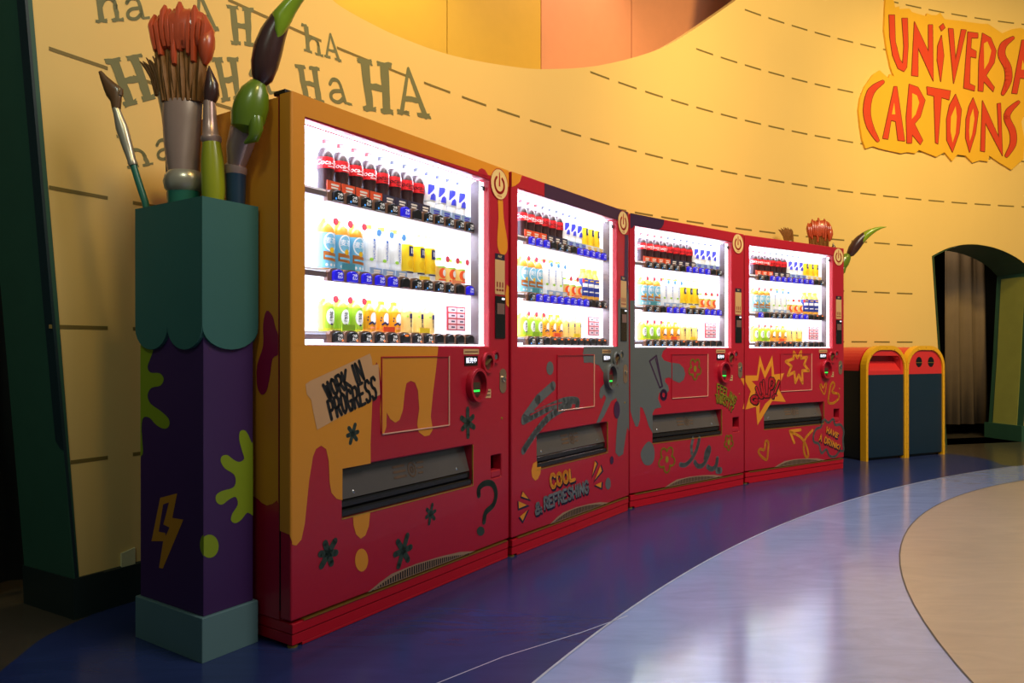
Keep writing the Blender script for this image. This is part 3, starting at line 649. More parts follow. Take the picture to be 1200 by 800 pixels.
def card(M, row, k0, k1, m, h=.036, raise_=0., sub=None):
    b = ROWS[row][1]; x0 = M.slots[k0]-.032; x1 = M.slots[k1]+.032
    o = MB().box((x0, .064, b+.0+raise_), (x1, .067, b+h+raise_)).build('price_card', m, M.root)
    if sub: flat('price_card_text', stroke([(x0+.02, b+raise_+h*.62), (x1-.012, b+raise_+h*.62)], .007)+stroke([(x0+.02, b+raise_+h*.3), (x1-.016, b+raise_+h*.3)], .006), lambda u, v: Vector((u, .0635, v)), sub, o)
LAMP = 4.2
BT = [['kkkkkbekkkkk', 'bbbbbekkkkeb', 'rrrrrorreeee'], ['bbbekkebbbbb', 'kbbbbbbbbeoo', 'kkeooooooeoo'], ['kkkkkebbbbek', 'kkebbbkkkbbb', 'kkkkkokoreee'], ['kebbbbbbbbek', 'bekkkkbbbeoo', 'kekoookkkeee']]
BT[1] = [x.replace('o', 'r') if i == 1 else x for i, x in enumerate(BT[1])]
MA = [Machine(0, hc(341,106,762), hc(596.5,200,653), 'red drink vending machine with amber paint drips and WORK IN PROGRESS note'),
      Machine(1, hc(599.6,200.1,653.6), hc(737,248,598), 'red drink vending machine with grey splashes lettered COOL & REFRESHING'),
      Machine(2, hc(738,249,596), hc(872,275,569), 'red drink vending machine with grey splash, olive flowers and grey squiggle'),
      Machine(3, hc(873,275,567.5), hc(989,292,550), 'red drink vending machine with amber starbursts and hearts, beside the bins')]
TRIM = [RED, GREY, RED, RED]
for M in MA: base_machine(M, BT[M.i], TRIM[M.i])

# ------------------------------------------------------------------ prints on the nearest machine
M = MA[0]; W = M.W
D = lambda n, p, m, lay=1, sm=0: M.decal(n, [smooth(p, sm) if sm else p], m, lay)
D('amber_splash', [(342,106.5),(596,200),(596,219),(589,222),(578,221),(576,208.5),(575,206),(357,136.5)], YEL)
D('amber_splash', [(342,106.5),(357,136.5),(357,405),(342,405)], YEL)
drip = [(513.5,405),(511,430),(507,462),(504.5,488),(507,503),(503,510),(497,511),(490.5,506),(488.5,497),(491,479),(489.5,457),(486,448),(481,446),(476,449),(474,460),(472,480),(468,492),(463,495),(457,491),(453,483),(452.5,500),(449.5,509),(446,505),(445,480),(447,454),(444,431),(441,424),(438.5,430),(436,470),(434,520),(434.2,542.7),(401,549),(401,586),(394,584),(388,577),(386,565),(385,540),(382,526),(376,522),(370,526),(366.5,535),(362,563),(357,613),(353,632),(347,639),(342,638)]
D('amber_splash', [(342,404.5)]+drip, YEL)
D('amber_splash', [(413.5,605),(414,615),(417,626),(422.5,631),(428,627),(432,616),(433.5,600.5)], YEL)
D('amber_splash', ell(423.5,656,7.7,13.5), YEL)
D('amber_splash', [(583.5,231),(588.5,231),(590,255),(594,280),(594,294),(589,299),(584,293),(582.5,281),(584,255)], YEL, 1, 3)
D('amber_splash', [(593.5,333),(596,336),(596,360),(593,357),(592,346)], YEL)
D('red_splash', [(559,203),(561,198.5),(564,197),(568,199),(571,204),(572,207)], RED, 2)
# amber over the rounded corner and the side of the machine
def side_px(p): 
    s_, z = on_plane(p[0], p[1], (M.o.x, M.o.y), (-M.t.y, M.t.x)); return s_, z
sp = [side_px(p) for p in ((302,584),(307,589),(313,592),(320,590),(325,586),(329,590),(332,604),(333.5,612))]
flat('amber_splash', [[(.69, 1.822), (.69, .62)]+[(max(.062, a), b) for a, b in sp]+[(.062, 1.822)]], lambda u, v: Vector((-.0012, u, v)), YEL, M.root)
cz = [.6, 1.829]; cw = MB()
for k in range(2):
    pass
arcp = [(-.0015, .054)]+[(.0055-.007*math.sin(math.radians(a)), .0055-.007*math.cos(math.radians(a))) for a in (90, 70, 50, 30, 10, 0)]+[(.012, -.0014)]
cw.v = [(x, y, z) for z in (sp[-1][1]-.03, 1.829) for x, y in arcp]; n = len(arcp)
for k in range(n-1): cw.f.append((k, k+1, n+k+1, n+k)); cw.m.append(0)
for k in range(n): cw.v[k] = (cw.v[k][0], cw.v[k][1], cw.v[k][2]-.05*k/n)
cw.build('amber_splash', YEL, M.root, True, fix=False)
flat('magenta_splash', [smooth([side_px(p) for p in ((313,364),(320,370),(323,382),(327,392),(332,402),(327,415),(320,420),(317,440),(313,458),(307,462),(302,452),(302,428),(309,405),(309,380))], 3)], lambda u, v: Vector((-.0024, max(.062, u), v)), mat('magenta_print', (150, 18, 62), .5), M.root)
MB().box((.001, .056, .12), (.004, .0595, 1.82)).build('door_gasket', BLACK, M.root)
MB().box((.0, .03, 1.83), (.05, .09, 1.845)).build('door_hinge', BLACK, M.root, bevel=.004)
# taped note
PAPER = mat('kraft_paper', (206, 156, 108), .7, var=.06)
D('paper_note', [(357.5,450),(363,446),(370,443),(433,414),(435,420),(436,428),(443,426.5),(444,445),(445,462),(437,467),(371,503.5),(367,485),(364,468),(359,462)], PAPER, 3)
INK = mat('ink_black', (26, 26, 26), .6)
M.words('note_lettering', [('WORK IN', ((384,467),(426,444),(420,423),(378,451)), 0), ('PROGRESS', ((388,491),(441,466),(438,441),(383,470)), 0)], .0125, INK, 4)
def asterisk(M, cx, cy, rx, ry, m=DKGR, n=3, rot=20, wd=.02):
    q = []
    x0, z0 = M.px((cx, cy)); ax, az = M.px((cx, cy-ry)); L = az-z0
    for k in range(n):
        a = math.radians(rot+180*k/n); f = (1, .86, .75)[k % 3]
        q += stroke([(x0-L*f*math.cos(a), z0-L*f*math.sin(a)), (x0+L*f*math.cos(a), z0+L*f*math.sin(a))], wd)
    M.decal('asterisk', q, m, 2, False)
asterisk(M, 413, 508, 8, 11, rot=70, wd=.016); asterisk(M, 548, 495, 10, 16, rot=92, wd=.024); asterisk(M, 504.5, 602, 6, 11, rot=75, wd=.016)
asterisk(M, 472, 645, 12, 18, rot=65, wd=.024); asterisk(M, 384.5, 648, 13, 16, rot=50, wd=.024)
M.line('question_mark', [(561,580),(561,572),(568,566),(577,567),(581,578),(578,591),(569,600),(567,611)], .028, DKGR, 2, sm=4)
D('question_mark', ell(563,622,4.5,5.5), DKGR, 2)

# ------------------------------------------------------------------ prints on the second machine
M = MA[1]; D = lambda n, p, m, lay=1, sm=0: M.decal(n, [smooth(p, sm) if sm else p], m, lay)
D('amber_splash', [(599.5,201),(611.5,205.5),(609,213),(604,217.5),(599.5,219)], YEL)
D('purple_splash', [(638,214.5),(735.5,248.5),(735.5,260),(725,258),(638,231)], PURP)
D('purple_splash', [(732,275),(736,275),(736,340),(734,347),(731,340)], PURP)
D('grey_splash', [(724,352),(736.5,338),(737,505),(735,500),(733,512),(730,532),(725,535),(721,530),(722,510),(724.5,478),(722,466),(716,470),(708,487),(703,494.5),(698.5,495.6),(704,482),(710,466),(708,462),(704,468),(702,463),(703,455),(708,449),(708,438),(702,428),(692,424.5),(684,425),(683,415),(684,406),(724,406)], GREY)
D('grey_splash', ell(644.3,431.3,4.2,8), GREY)
M.line('brush_stroke', [(614,491),(630,468),(648,452)], .052, GREY, 1)
M.line('brush_stroke', [(613,493),(634,482),(660,470),(676,469.5),(676,476)], .04, GREY, 2, sm=4)
M.line('brush_stroke', [(668,474),(645,487),(627,507),(613,528)], .04, GREY, 2, sm=4)
M.line('stroke_gap', [(621,486),(640,476),(658,471.5)], .006, RED, 3)
M.line('stroke_gap', [(626,480),(640,466)], .006, RED, 3)
M.line('stroke_gap', [(648,491),(634,505)], .006, RED, 3)
D('purple_splash', ell(722.5,480,3.5,10.3), PURP, 3); D('purple_splash', ell(716.6,539,2.1,4.8), PURP, 3); D('grey_splash', ell(712.4,566.5,3.2,7), GREY)
D('amber_splash', [(629,540),(629,547.3),(634,546.6),(633,555),(630,561),(627,563),(623.5,559),(622.5,551),(624.5,543)], YEL)
M.words('cool_lettering', [('COOL', ((645.5,571.5),(673,561.5),(672,549.5),(644,556.5)), .0)], .019, YEL, 4, NAVYP, (.008,-.012))
M.words('refreshing_lettering', [('&', ((627,603),(634,599),(633,588),(626,591)), 0), ('REFRESHING', ((637.5,596),(689,576),(688,563),(637,583)), .0)], .0145, mat('grey_letter', (112, 118, 124), .5), 4, NAVYP, (.006,-.011))
for tri in ([(612,575.5),(619,584.5),(610.5,581.5)], [(607,587),(617,591.5),(607.5,595.5)], [(617.5,597.5),(612,610),(608.5,605)], [(696.5,540),(699,543),(693.5,557)], [(703,545.5),(704.8,551.5),(696.5,562)], [(704.5,564.5),(704,571.5),(697,568)]):
    cx = sum(p[0] for p in tri)/3; cy = sum(p[1] for p in tri)/3
    M.decal('ray_shadow', [[(cx+(x-cx)*1.45+.6, cy+(y-cy)*1.35+1) for x, y in tri]], NAVYP, 3); M.decal('ray_mark', [tri], YEL, 4)

# ------------------------------------------------------------------ prints on the third machine
M = MA[2]; D = lambda n, p, m, lay=1, sm=0: M.decal(n, [smooth(p, sm) if sm else p], m, lay)
D('purple_splash', [(738.5,249.5),(778.5,257.5),(777.5,263),(775,267),(771,269),(743,264),(742,266),(738.5,268)], PURP)
D('grey_splash', [(738.3,352),(743.8,352),(743.8,407),(738.3,407)], GREY)
D('grey_splash', [(738.5,406.8),(782,406.8),(777,411),(775,417),(778,422),(785,424.5),(796,426),(801,431),(803,438),(801,445),(796,448.5),(790,446),(784,442),(779.5,443),(779,447),(783,452),(784,457),(781,461),(776,459.5),(772.5,460),(771,467),(775,477),(767,479),(764.5,484.5),(764.5,507),(760,499),(756.5,487),(753,478),(750,476.5),(749.7,492),(747.5,499.5),(744.7,499.7),(741,490),(738.5,481)], GREY)
D('grey_splash', [(760,517),(765,521),(767,530),(766,539),(762,544.5),(756,544.5),(752,539),(750.5,531),(754,523)], GREY, 1, 3)
M.line('exclamation_mark', [(761,423),(769,416.5),(776,452.5),(773,454)], .012, PURP, 2, True)
M.line('exclamation_mark', [(768,420),(775.5,452)], .01, PURP, 2)
M.line('exclamation_mark', ell(777.5,462.5,3,5,14), .022, PURP, 2, True)
def flower(M, cx, cy, rx, ry):
    x0, z0 = M.px((cx, cy)); x1, _ = M.px((cx+rx, cy)); _, z1 = M.px((cx, cy-ry)); a, b = x1-x0, z1-z0
    pts = []
    for k in range(60):
        t = 2*math.pi*k/60; rr = .6+.4*abs(math.cos(2.5*(t+math.pi/2))); pts.append((x0+a*rr*math.cos(t), z0+b*rr*math.sin(t)))
    M.decal('flower', stroke(pts, .012, True)+[ell(x0, z0, .016, .022)], OLIV, 2, False)
flower(M, 814.3, 432, 7.2, 12.6); flower(M, 781.3, 538, 9.6, 15.5); flower(M, 853.8, 518, 5.2, 9.3)
M.words('thirsty_lettering', [('FEELING', ((840,459.5),(860.5,473),(863,466),(840,449.5)), .25), ('THIRSTY?', ((839,471.5),(857,483),(860,475),(838,462)), .35)], .0105, OLIV, 4, mat('dark_print', (40, 30, 24), .5), (.003,-.006))
M.line('squiggle', [(797,544),(803,544.5),(810,538),(816,527),(819.5,513.5)], .032, GREY, 1, sm=4)
M.line('squiggle', [(811.8,513.8),(810,523),(810.5,531)], .028, GREY, 1)
M.line('squiggle', [(814,541),(818,546),(825,543.5),(831,530),(831,524),(827.5,529),(826,538)], .034, GREY, 1, sm=4)
M.line('squiggle', [(829,546.5),(834,549.5),(839,545.5),(840.5,537)], .036, GREY, 1, sm=4)
M.line('squiggle', [(840.5,551),(844,551)], .05, GREY, 1)
D('amber_splash', [(863,452),(871.8,440.3),(871.8,449),(868,453),(871.8,461.5),(871.8,468),(866.5,479.5),(871.8,473)], YEL) if False else None
D('amber_splash', [(867.5,443),(871.8,443),(871.8,452)], YEL); D('amber_splash', [(871.8,472),(871.8,479),(870,479)], YEL)

# ------------------------------------------------------------------ prints on the farthest machine
M = MA[3]; D = lambda n, p, m, lay=1, sm=0: M.decal(n, [smooth(p, sm) if sm else p], m, lay)
zz = lambda p: (870+p[0]/8.89, 410+p[1]/8.89)
o_ = [(180,55),(232,225),(310,55),(330,255),(435,240),(370,395),(450,540),(310,530),(155,785),(140,590),(30,620),(85,430),(30,330),(30,265),(150,265)]
i_ = [(185,170),(160,318),(95,322),(150,380),(120,480),(90,560),(180,545),(175,665),(235,560),(300,500),(330,490),(370,480),(330,400),(350,310),(305,290),(300,160),(232,300)]
D('amber_starburst', [zz(p) for p in o_], YEL, 1); D('starburst_centre', [zz(p) for p in i_], RED, 2)
sb = [(450,120),(530,90),(535,20),(570,80),(610,15),(610,85),(670,75),(640,150),(690,215),(620,215),(625,345),(585,260),(550,340),(540,230),(470,265),(510,170)]
M.line('small_starburst', [zz(p) for p in sb], .024, YEL, 2, True)
q = [('G', ((95,545),(155,560),(150,480),(85,490)), 0), ('U', ((175,490),(215,490),(190,350),(140,395)), 0), ('L', ((228,480),(262,480),(235,320),(215,325)), 0), ('P', ((272,480),(300,470),(335,305),(285,300)), 0), ('!', ((300,490),(330,500),(392,335),(360,320)), 0)]
M.words('gulp_outline', [(t, tuple(zz(p) for p in qd), 0) for t, qd, _ in q], .034, INK, 3)
M.words('gulp_lettering', [(t, tuple(zz(p) for p in qd), 0) for t, qd, _ in q], .019, mat('gulp_red', (186, 24, 40), .45), 4, INK, (.011,-.009))
def heart(pts, wd): M.line('heart', pts, wd, YEL, 2, True, 4)
zh = lambda p: (945+p[0]/8, 440+p[1]/8)
heart([zh(p) for p in ((155,115),(178,68),(186,80),(180,125),(168,172),(150,155),(128,110),(128,85),(140,82))], .013)
heart([zh(p) for p in ((240,150),(262,90),(248,62),(225,90),(212,160),(203,240),(215,258),(255,255),(300,215),(300,175),(275,165))], .02)
heart([(900,524),(901,517),(898.5,515.5),(895,525),(891,526),(889,530),(891,534),(896,537.5),(899.5,537)], .018) if False else None
zk = lambda p: (840+p[0]/7.5, 510+p[1]/7.5)
heart([zk(p) for p in ((415,125),(425,60),(440,48),(452,70),(448,140),(440,208),(415,205),(378,170),(366,140),(380,120))], .02)
M.line('amber_arrow', [(927.5,506.5),(938,512),(945,523),(947,534),(943.5,534),(941.5,523),(944,513),(952,504)], .022, YEL, 2, sm=4)
M.line('amber_arrow', [(938,503.5),(925.5,505),(930.5,518.5)], .024, YEL, 2)
cl = [zh(p) for p in ((170,412),(205,440),(250,405),(268,460),(320,460),(348,520),(340,600),(346,700),(310,705),(270,755),(215,750),(185,690),(140,725),(115,640),(70,620),(65,560),(90,500),(135,480),(150,430))]
M.line('speech_cloud', cl, .02, GREY, 2, True, 4)
M.words('drink_lettering', [('HAVE', (zh((185,530)), zh((285,578)), zh((296,545)), zh((190,480))), 0), ('A DRINK!', (zh((115,605)), zh((305,690)), zh((315,655)), zh((125,545))), 0)], .012, YEL, 5, NAVYP, (.006,-.014))

# ------------------------------------------------------------------ bottles on the display shelves
def bm_(n, c, r=.3, e=0.): return mat(n, c, r, var=.03, emit=e, coat=.2)
COLA = mat('cola_liquid', (50, 22, 24), .35, var=.4, scale=120, coat=.1); CLEAR = bm_('clear_neck', (226, 226, 232), .2)
LRED = bm_('label_red', (206, 30, 34)); CAPR = bm_('cap_red', (206, 40, 44)); CAPK = bm_('cap_charcoal', (66, 68, 82)); TXW = bm_('text_white', (244, 240, 238)); TXK = bm_('text_dark', (60, 14, 20))
TGRN = bm_('tag_green', (90, 200, 150)); TRED = bm_('tag_red', (214, 70, 84)); TBLU = bm_('tag_blue', (96, 150, 220))
BLU = bm_('sport_blue', (70, 74, 226)); PAL = bm_('pale_body', (232, 236, 244)); AMB = bm_('amber_tea', (206, 138, 40)); LBL = bm_('label_skyblue', (120, 190, 222)); LWH = bm_('label_white', (238, 240, 242))
BRN = bm_('print_brown', (170, 100, 40)); LYL = bm_('label_yellow', (240, 206, 40)); NVY = bm_('print_navy', (40, 40, 90)); LEM = bm_('print_lemon', (236, 190, 20)); ORG = bm_('print_orange', (232, 90, 40)); LIM = bm_('cap_lime', (160, 214, 70))
GTE = bm_('green_tea', (166, 206, 60)); GTD = bm_('green_tea_yellow', (212, 214, 50)); OTE = bm_('orange_tea', (236, 160, 30)); PYE = bm_('pale_yellow', (228, 196, 118)); CPO = bm_('cap_peach', (232, 190, 150)); DBL = bm_('coffee_blue', (44, 60, 160)); CPA = bm_('cap_amber', (226, 170, 60)); WBL = bm_('water_blue', (90, 130, 214))
def bent(mb, polys, r, mi, yc=0., step=.006):
    me = fillmesh('t', polys, lambda u, v: Vector((r*math.sin(u/r), yc-r*math.cos(u/r), v)), step)
    mb.add([tuple(v.co) for v in me.vertices], [tuple(p.vertices) for p in me.polygons], mi); bpy.data.meshes.remove(me)
def sleeve(mb, r, z0, z1, mi, n=20): mb.lathe([(r, z0), (r, z1)], n, mi, cap=False)
R0 = .0325
def proto(name, body, bmats, mis, caps, label, tagc=None, tagp=(.018, .19)):
    root = thing(name, 'x', 'bottle')
    b = MB(); b.lathe(body, 20, mis=mis); b.build('body', bmats, root, True)
    (r, z0, z1, m) = caps; MB().lathe([(r, z0), (r, z1-.002), (r*.85, z1)], 16).build('cap', m, root, True)
    if label:
        mb = MB(); mats = label(mb); mb.build('label', mats, root, False, fix=False)
    if tagc:
        t = MB(); t.rings([[(tagp[0]+x, -.036, tagp[1]+z) for x, z in ell(0, 0, .0125, .0145, 14)], [(tagp[0]+x, -.0345, tagp[1]+z) for x, z in ell(0, 0, .0125, .0145, 14)]]); t.build('promo_tag', tagc, root)
    return root
def cola(zero):
    body = [(.027,0),(.031,.01),(.0315,.03),(.029,.06),(.0315,.085),(.0335,.105),(.0335,.135),(.031,.155),(.022,.178),(.0145,.192),(.0135,.2)]
    def lab(mb):
        sleeve(mb, .0343, .092, .138, 0); bent(mb, textpolys('Coca-Cola', .0285, .0, .116, .012, .25), .0349, 1); bent(mb, stroke([(-.012,.1),(.016,.1)], .003), .0349, 1); return [LRED, TXK if zero else TXW]
    return proto('cola_bottle', body, [COLA, CLEAR], [0]*8+[1, 1], (.0155, .198, .216, CAPK if zero else CAPR), lab, TGRN, (.026, .018))
STR = lambda h: [(.028,0),(R0,.008),(R0,h*.3),(R0-.001,h*.31),(R0,h*.33),(R0,h*.66),(.03,h*.72),(.016,h*.86),(.0135,h*.89),(.0135,h*.93)]
def sport():
    def lab(mb):
        sleeve(mb, R0+.001, .07, .15, 0); bent(mb, [[(-.026,.1),(.0,.1),(.012,.15),(-.024,.15)]], R0+.0016, 1); bent(mb, stroke([(-.02,.09),(.024,.14)], .012), R0+.002, 0); bent(mb, [[(-.016,.075),(.024,.075),(.022,.1),(.0,.108),(-.012,.098)]], R0+.0024, 1); return [LWH, BLU]
    return proto('sports_drink_bottle', STR(.213), [PAL], [0]*9, (.0155, .196, .213, BLU), lab)
def barley():
    body = [(.028,0),(R0+.001,.008),(R0+.001,.06),(R0+.001,.15),(.031,.165),(.022,.182),(.0145,.192),(.0135,.2)]
    def lab(mb):
        sleeve(mb, R0+.002, .006, .14, 0); bent(mb, stroke(ell(0,.105,.026,.034,18), .005, True), R0+.0026, 1); bent(mb, textpolys('麦茶', .026, .002, .108, .01), R0+.0032, 1)
        bent(mb, [ell(.004,.074,.010,.011,12)], R0+.0034, 2); bent(mb, [[(-.03,.07),(.03,.062),(.03,.03),(-.03,.038)]], R0+.0028, 3); bent(mb, [[(-.024,.046),(.028,.042),(.028,.05),(-.024,.054)]], R0+.0034, 4)
        for i in range(3): bent(mb, [ell(-.018+.018*i, .018, .005, .006, 8)], R0+.003, 1)
        return [LBL, LWH, LEM, BRN, LBL]
    return proto('barley_tea_bottle', body, [AMB], [0]*7, (.0155, .196, .212, CLEAR), lab, TRED, (.02, .185))
def water():
    def lab(mb):
        sleeve(mb, R0+.001, .06, .15, 0); bent(mb, textpolys('NATURAL', .0165, .006, .102, .012, 0, math.pi/2), R0+.0018, 1); bent(mb, [ell(.006,.142,.006,.006,8)], R0+.0018, 1); bent(mb, [ell(-.008,.062,.009,.007,8)], R0+.002, 2); return [LWH, WBL, LIM]
    return proto('water_bottle', STR(.205), [PAL], [0]*9, (.0155, .188, .205, LIM), lab, TBLU, (.027, .172))
def lemon():
    def lab(mb):
        sleeve(mb, R0+.001, .035, .15, 0); bent(mb, [[(-.008,.1),(.026,.1),(.026,.143),(-.008,.143)]], R0+.0016, 1); bent(mb, textpolys('1L', .03, .012, .122, .02), R0+.0022, 2); bent(mb, [ell(.006,.066,.021,.019,16)], R0+.0016, 3); bent(mb, stroke([(-.02,.03),(.02,.03)], .006), R0+.0016, 1); return [LYL, NVY, TXW, LEM]
    return proto('lemon_drink_bottle', STR(.213), [PAL], [0]*9, (.0155, .196, .213, PYE), lab)
def small():
    body = [(.028,0),(.031,.006),(.031,.07),(.028,.085),(.016,.1),(.0145,.108)]
    def lab(mb):
        sleeve(mb, .032, .012, .078, 0); bent(mb, [ell(-.002,.046,.021,.024,18)], .0326, 1); bent(mb, [ell(.006,.048,.011,.016,14)], .0332, 2); bent(mb, stroke([(-.024,.074),(.022,.074)], .006), .0328, 3); bent(mb, stroke([(-.02,.016),(.02,.016)], .008), .0328, 1); return [PYE, ORG, LWH, LIM]
    return proto('small_fruit_drink', body, [PAL], [0]*5, (.0155, .106, .12, LIM), lab, TRED, (.022, .112))
def coffee():
    body = [(.028,0),(.031,.008),(.031,.125),(.027,.145),(.017,.165),(.016,.172)]
    def lab(mb):
        sleeve(mb, .032, .025, .13, 0); bent(mb, [[(-.03,.078),(.03,.078),(.03,.1),(-.03,.1)]], .0326, 1); bent(mb, stroke([(-.022,.05),(.022,.05)], .008), .0326, 1); bent(mb, stroke([(-.018,.116),(.018,.116)], .007), .0328, 2); return [DBL, LWH, LEM]
    return proto('coffee_bottle', body, [CPA], [0]*5, (.0185, .17, .192, CPA), lab)
def greentea():
    body = [(.026,0),(.0315,.006),(.0315,.095),(.026,.112),(.016,.122),(.0135,.128)]
    def lab(mb):
        sleeve(mb, .0325, .012, .096, 0); bent(mb, [ell(.002,.056,.02,.031,18)], .0332, 1); bent(mb, textpolys('綾', .019, .003, .066, .012), .0338, 2); bent(mb, textpolys('鷹', .019, .003, .047, .012), .0338, 2); bent(mb, [[(-.004,.026),(.004,.022),(.012,.026),(.004,.031)]], .0338, 3); return [GTE, LWH, DKGR, NVY]
    return proto('green_tea_bottle', body, [GTD], [0]*5, (.0155, .126, .142, CLEAR), lab, TRED, (.02, .122))
def orangetea():
    body = [(.025,0),(.030,.006),(.030,.085),(.025,.1),(.016,.112),(.0135,.118)]
    def lab(mb):
        sleeve(mb, .031, .018, .088, 0); bent(mb, [ell(.005,.058,.016,.024,18)], .0316, 1); bent(mb, stroke([(-.016,.034),(-.004,.042),(.008,.034),(.02,.04)], .007), .0322, 2); bent(mb, [ell(-.02,.062,.003,.004,8), ell(-.022,.05,.003,.004,8)], .0322, 2); bent(mb, stroke([(-.01,.02),(.016,.02)], .007), .0322, 3); return [OTE, LWH, NVY, CARDO]
    return proto('blended_tea_bottle', body, [OTE], [0]*5, (.0145, .116, .132, LYL), lab)
def paletea():
    body = [(.024,0),(.029,.006),(.029,.085),(.024,.105),(.015,.122),(.013,.128)]
    def lab(mb):
        sleeve(mb, .030, .01, .092, 0); bent(mb, [[(-.002,.064),(.016,.064),(.016,.086),(-.002,.086)]], .0306, 1); bent(mb, textpolys('茶', .017, .007, .052, .01), .0306, 1); bent(mb, textpolys('花', .015, .007, .034, .01), .0306, 1); bent(mb, [ell(-.012,.074,.006,.005,8)], .0306, 2); return [PYE, NVY, LIM]
    return proto('jasmine_tea_bottle', body, [PYE], [0]*5, (.0145, .126, .146, CPO), lab)
KIND = {'c': (cola(False), 'red-capped cola bottle'), 'z': (cola(True), 'charcoal-capped cola bottle'), 's': (sport(), 'blue and white sports drink bottle'), 'b': (barley(), 'sky-blue labelled barley tea bottle'),
 'w': (water(), 'pale water bottle'), 'l': (lemon(), 'yellow lemon drink bottle'), 'o': (small(), 'short orange-print fruit drink'), 'k': (coffee(), 'dark-blue labelled coffee bottle'), 'g': (greentea(), 'lime-green tea bottle'), 'n': (orangetea(), 'orange tea bottle'), 'p': (paletea(), 'pale yellow tea bottle')}
LAY = [['cccczzzzssss', 'bbbwwwlllooo', 'gggnnnppp'], ['ccczzzssslll', 'bbbwwwoookkk', 'gggnnnppp'], ['cccczzzzssss', 'bbbwwwlllooo', 'gggnnnppp'], ['ccczzzssslll', 'bbbwwwoookkk', 'gggnnnppp']]
NTH = ['first', 'second', 'third', 'fourth']; SH = ['top', 'middle', 'bottom']
used = set()
for M in MA:
    for row, line in enumerate(LAY[M.i]):
        for k, c in enumerate(line):
            pr, desc = KIND[c]; n = line[:k].count(c)
            o = pr if c not in used else copy_tree(pr); used.add(c)
            wpos = M.root.matrix_basis
            lx, ly = M.slots[k], .108
            o.location = (M.o.x+M.t.x*lx-M.t.y*ly, M.o.y+M.t.y*lx+M.t.x*ly, ROWS[row][1]+.0003); o.scale = (.97, .97, .88 if row == 0 else .95); o.rotation_euler = (0, 0, math.atan2(M.t.y, M.t.x)-.12)
            tag(o, f'{NTH[n]} {desc} from left, {SH[row]} shelf of the {ORD[M.i]} machine', 'bottle', f'bottles in the {ORD[M.i]} vending machine')
    for k, c in enumerate(LAY[M.i][0]):
        if c in 'cz': card(M, 0, k, k, CARDR if c == 'c' else CARDN, .034, 0, TXW)
        else: card(M, 0, k, k, CARDB if c == 's' else LWH, .03, 0, BLU if c == 's' else LYL)
    for k, c in enumerate(LAY[M.i][1]):
        if c == 'w': card(M, 1, k, k, CARDB, .026, 0, TXW)
        if c in 'ol' and LAY[M.i][1][k-1] == c and LAY[M.i][1][k-2] != c: card(M, 1, k, k, CARDO if c == 'o' else CARDY, .018, .0, None)
        if c == 'b' and k == 1: card(M, 1, k, k, CARDT, .024, .004, None)
    card(M, 2, 1, 1, CARDG, .022, .004); card(M, 2, 4, 4, CARDR, .02, .004); card(M, 2, 7, 7, CARDY, .02, .004)

# ------------------------------------------------------------------ paint-tube pillars and their giant brushes
TEAL = mat('teal_skirt', (50, 102, 96), .55, var=.05); PUR = mat('purple_pillar', (62, 30, 84), .5, var=.05); PLN = mat('grey_teal_plinth', (96, 128, 130), .55, var=.05)
LIME = mat('lime_splat', (132, 150, 20), .5, var=.05); BOLT = mat('bolt_amber', (196, 130, 30), .5)
def pillar(o, t, label, decals):
    t = Vector(t); root = thing('paint_pillar', label, 'pillar', (o[0], o[1], 0), math.atan2(t.y, t.x)); a, b = .208, .386
    MB().box((0, 0, 0), (a, b, .142)).build('plinth', PLN, root, bevel=.003)
    MB().box((.012, .012, .142), (a-.012, b-.012, 1.4)).build('body', PUR, root, bevel=.002)
    sk = MB().box((.004, .004, 1.06), (a-.004, b-.004, 1.466))
    skirt = sk.build('skirt', TEAL, root, bevel=.002)
    def scal(L, n, off):
        p = [(0, 1.2)]; w_ = L/n
        for k in range(n):
            for j in range(13): an = math.pi+math.pi*j/12; p.append((k*w_+w_/2+w_/2*math.cos(an)*.995, 1.06+.075*math.sin(an)))
        return p+[(L, 1.2)]
    for nme, L, n, f in (('front', a, 1, lambda u, v, d: Vector((u, d-.0, v))), ('left', b, 2, lambda u, v, d: Vector((d, b-u, v))), ('right', b, 2, lambda u, v, d: Vector((a-d, u, v)))):
        me = fillmesh('scallop', [[(u, v+.266 if v == 1.2 else v) for u, v in scal(L, n, 0)]], f, None, .012); me.materials.append(TEAL); link('scallop', me, skirt)
    if decals: decals(root, Vector((o[0], o[1])), t, a, b)
    return root
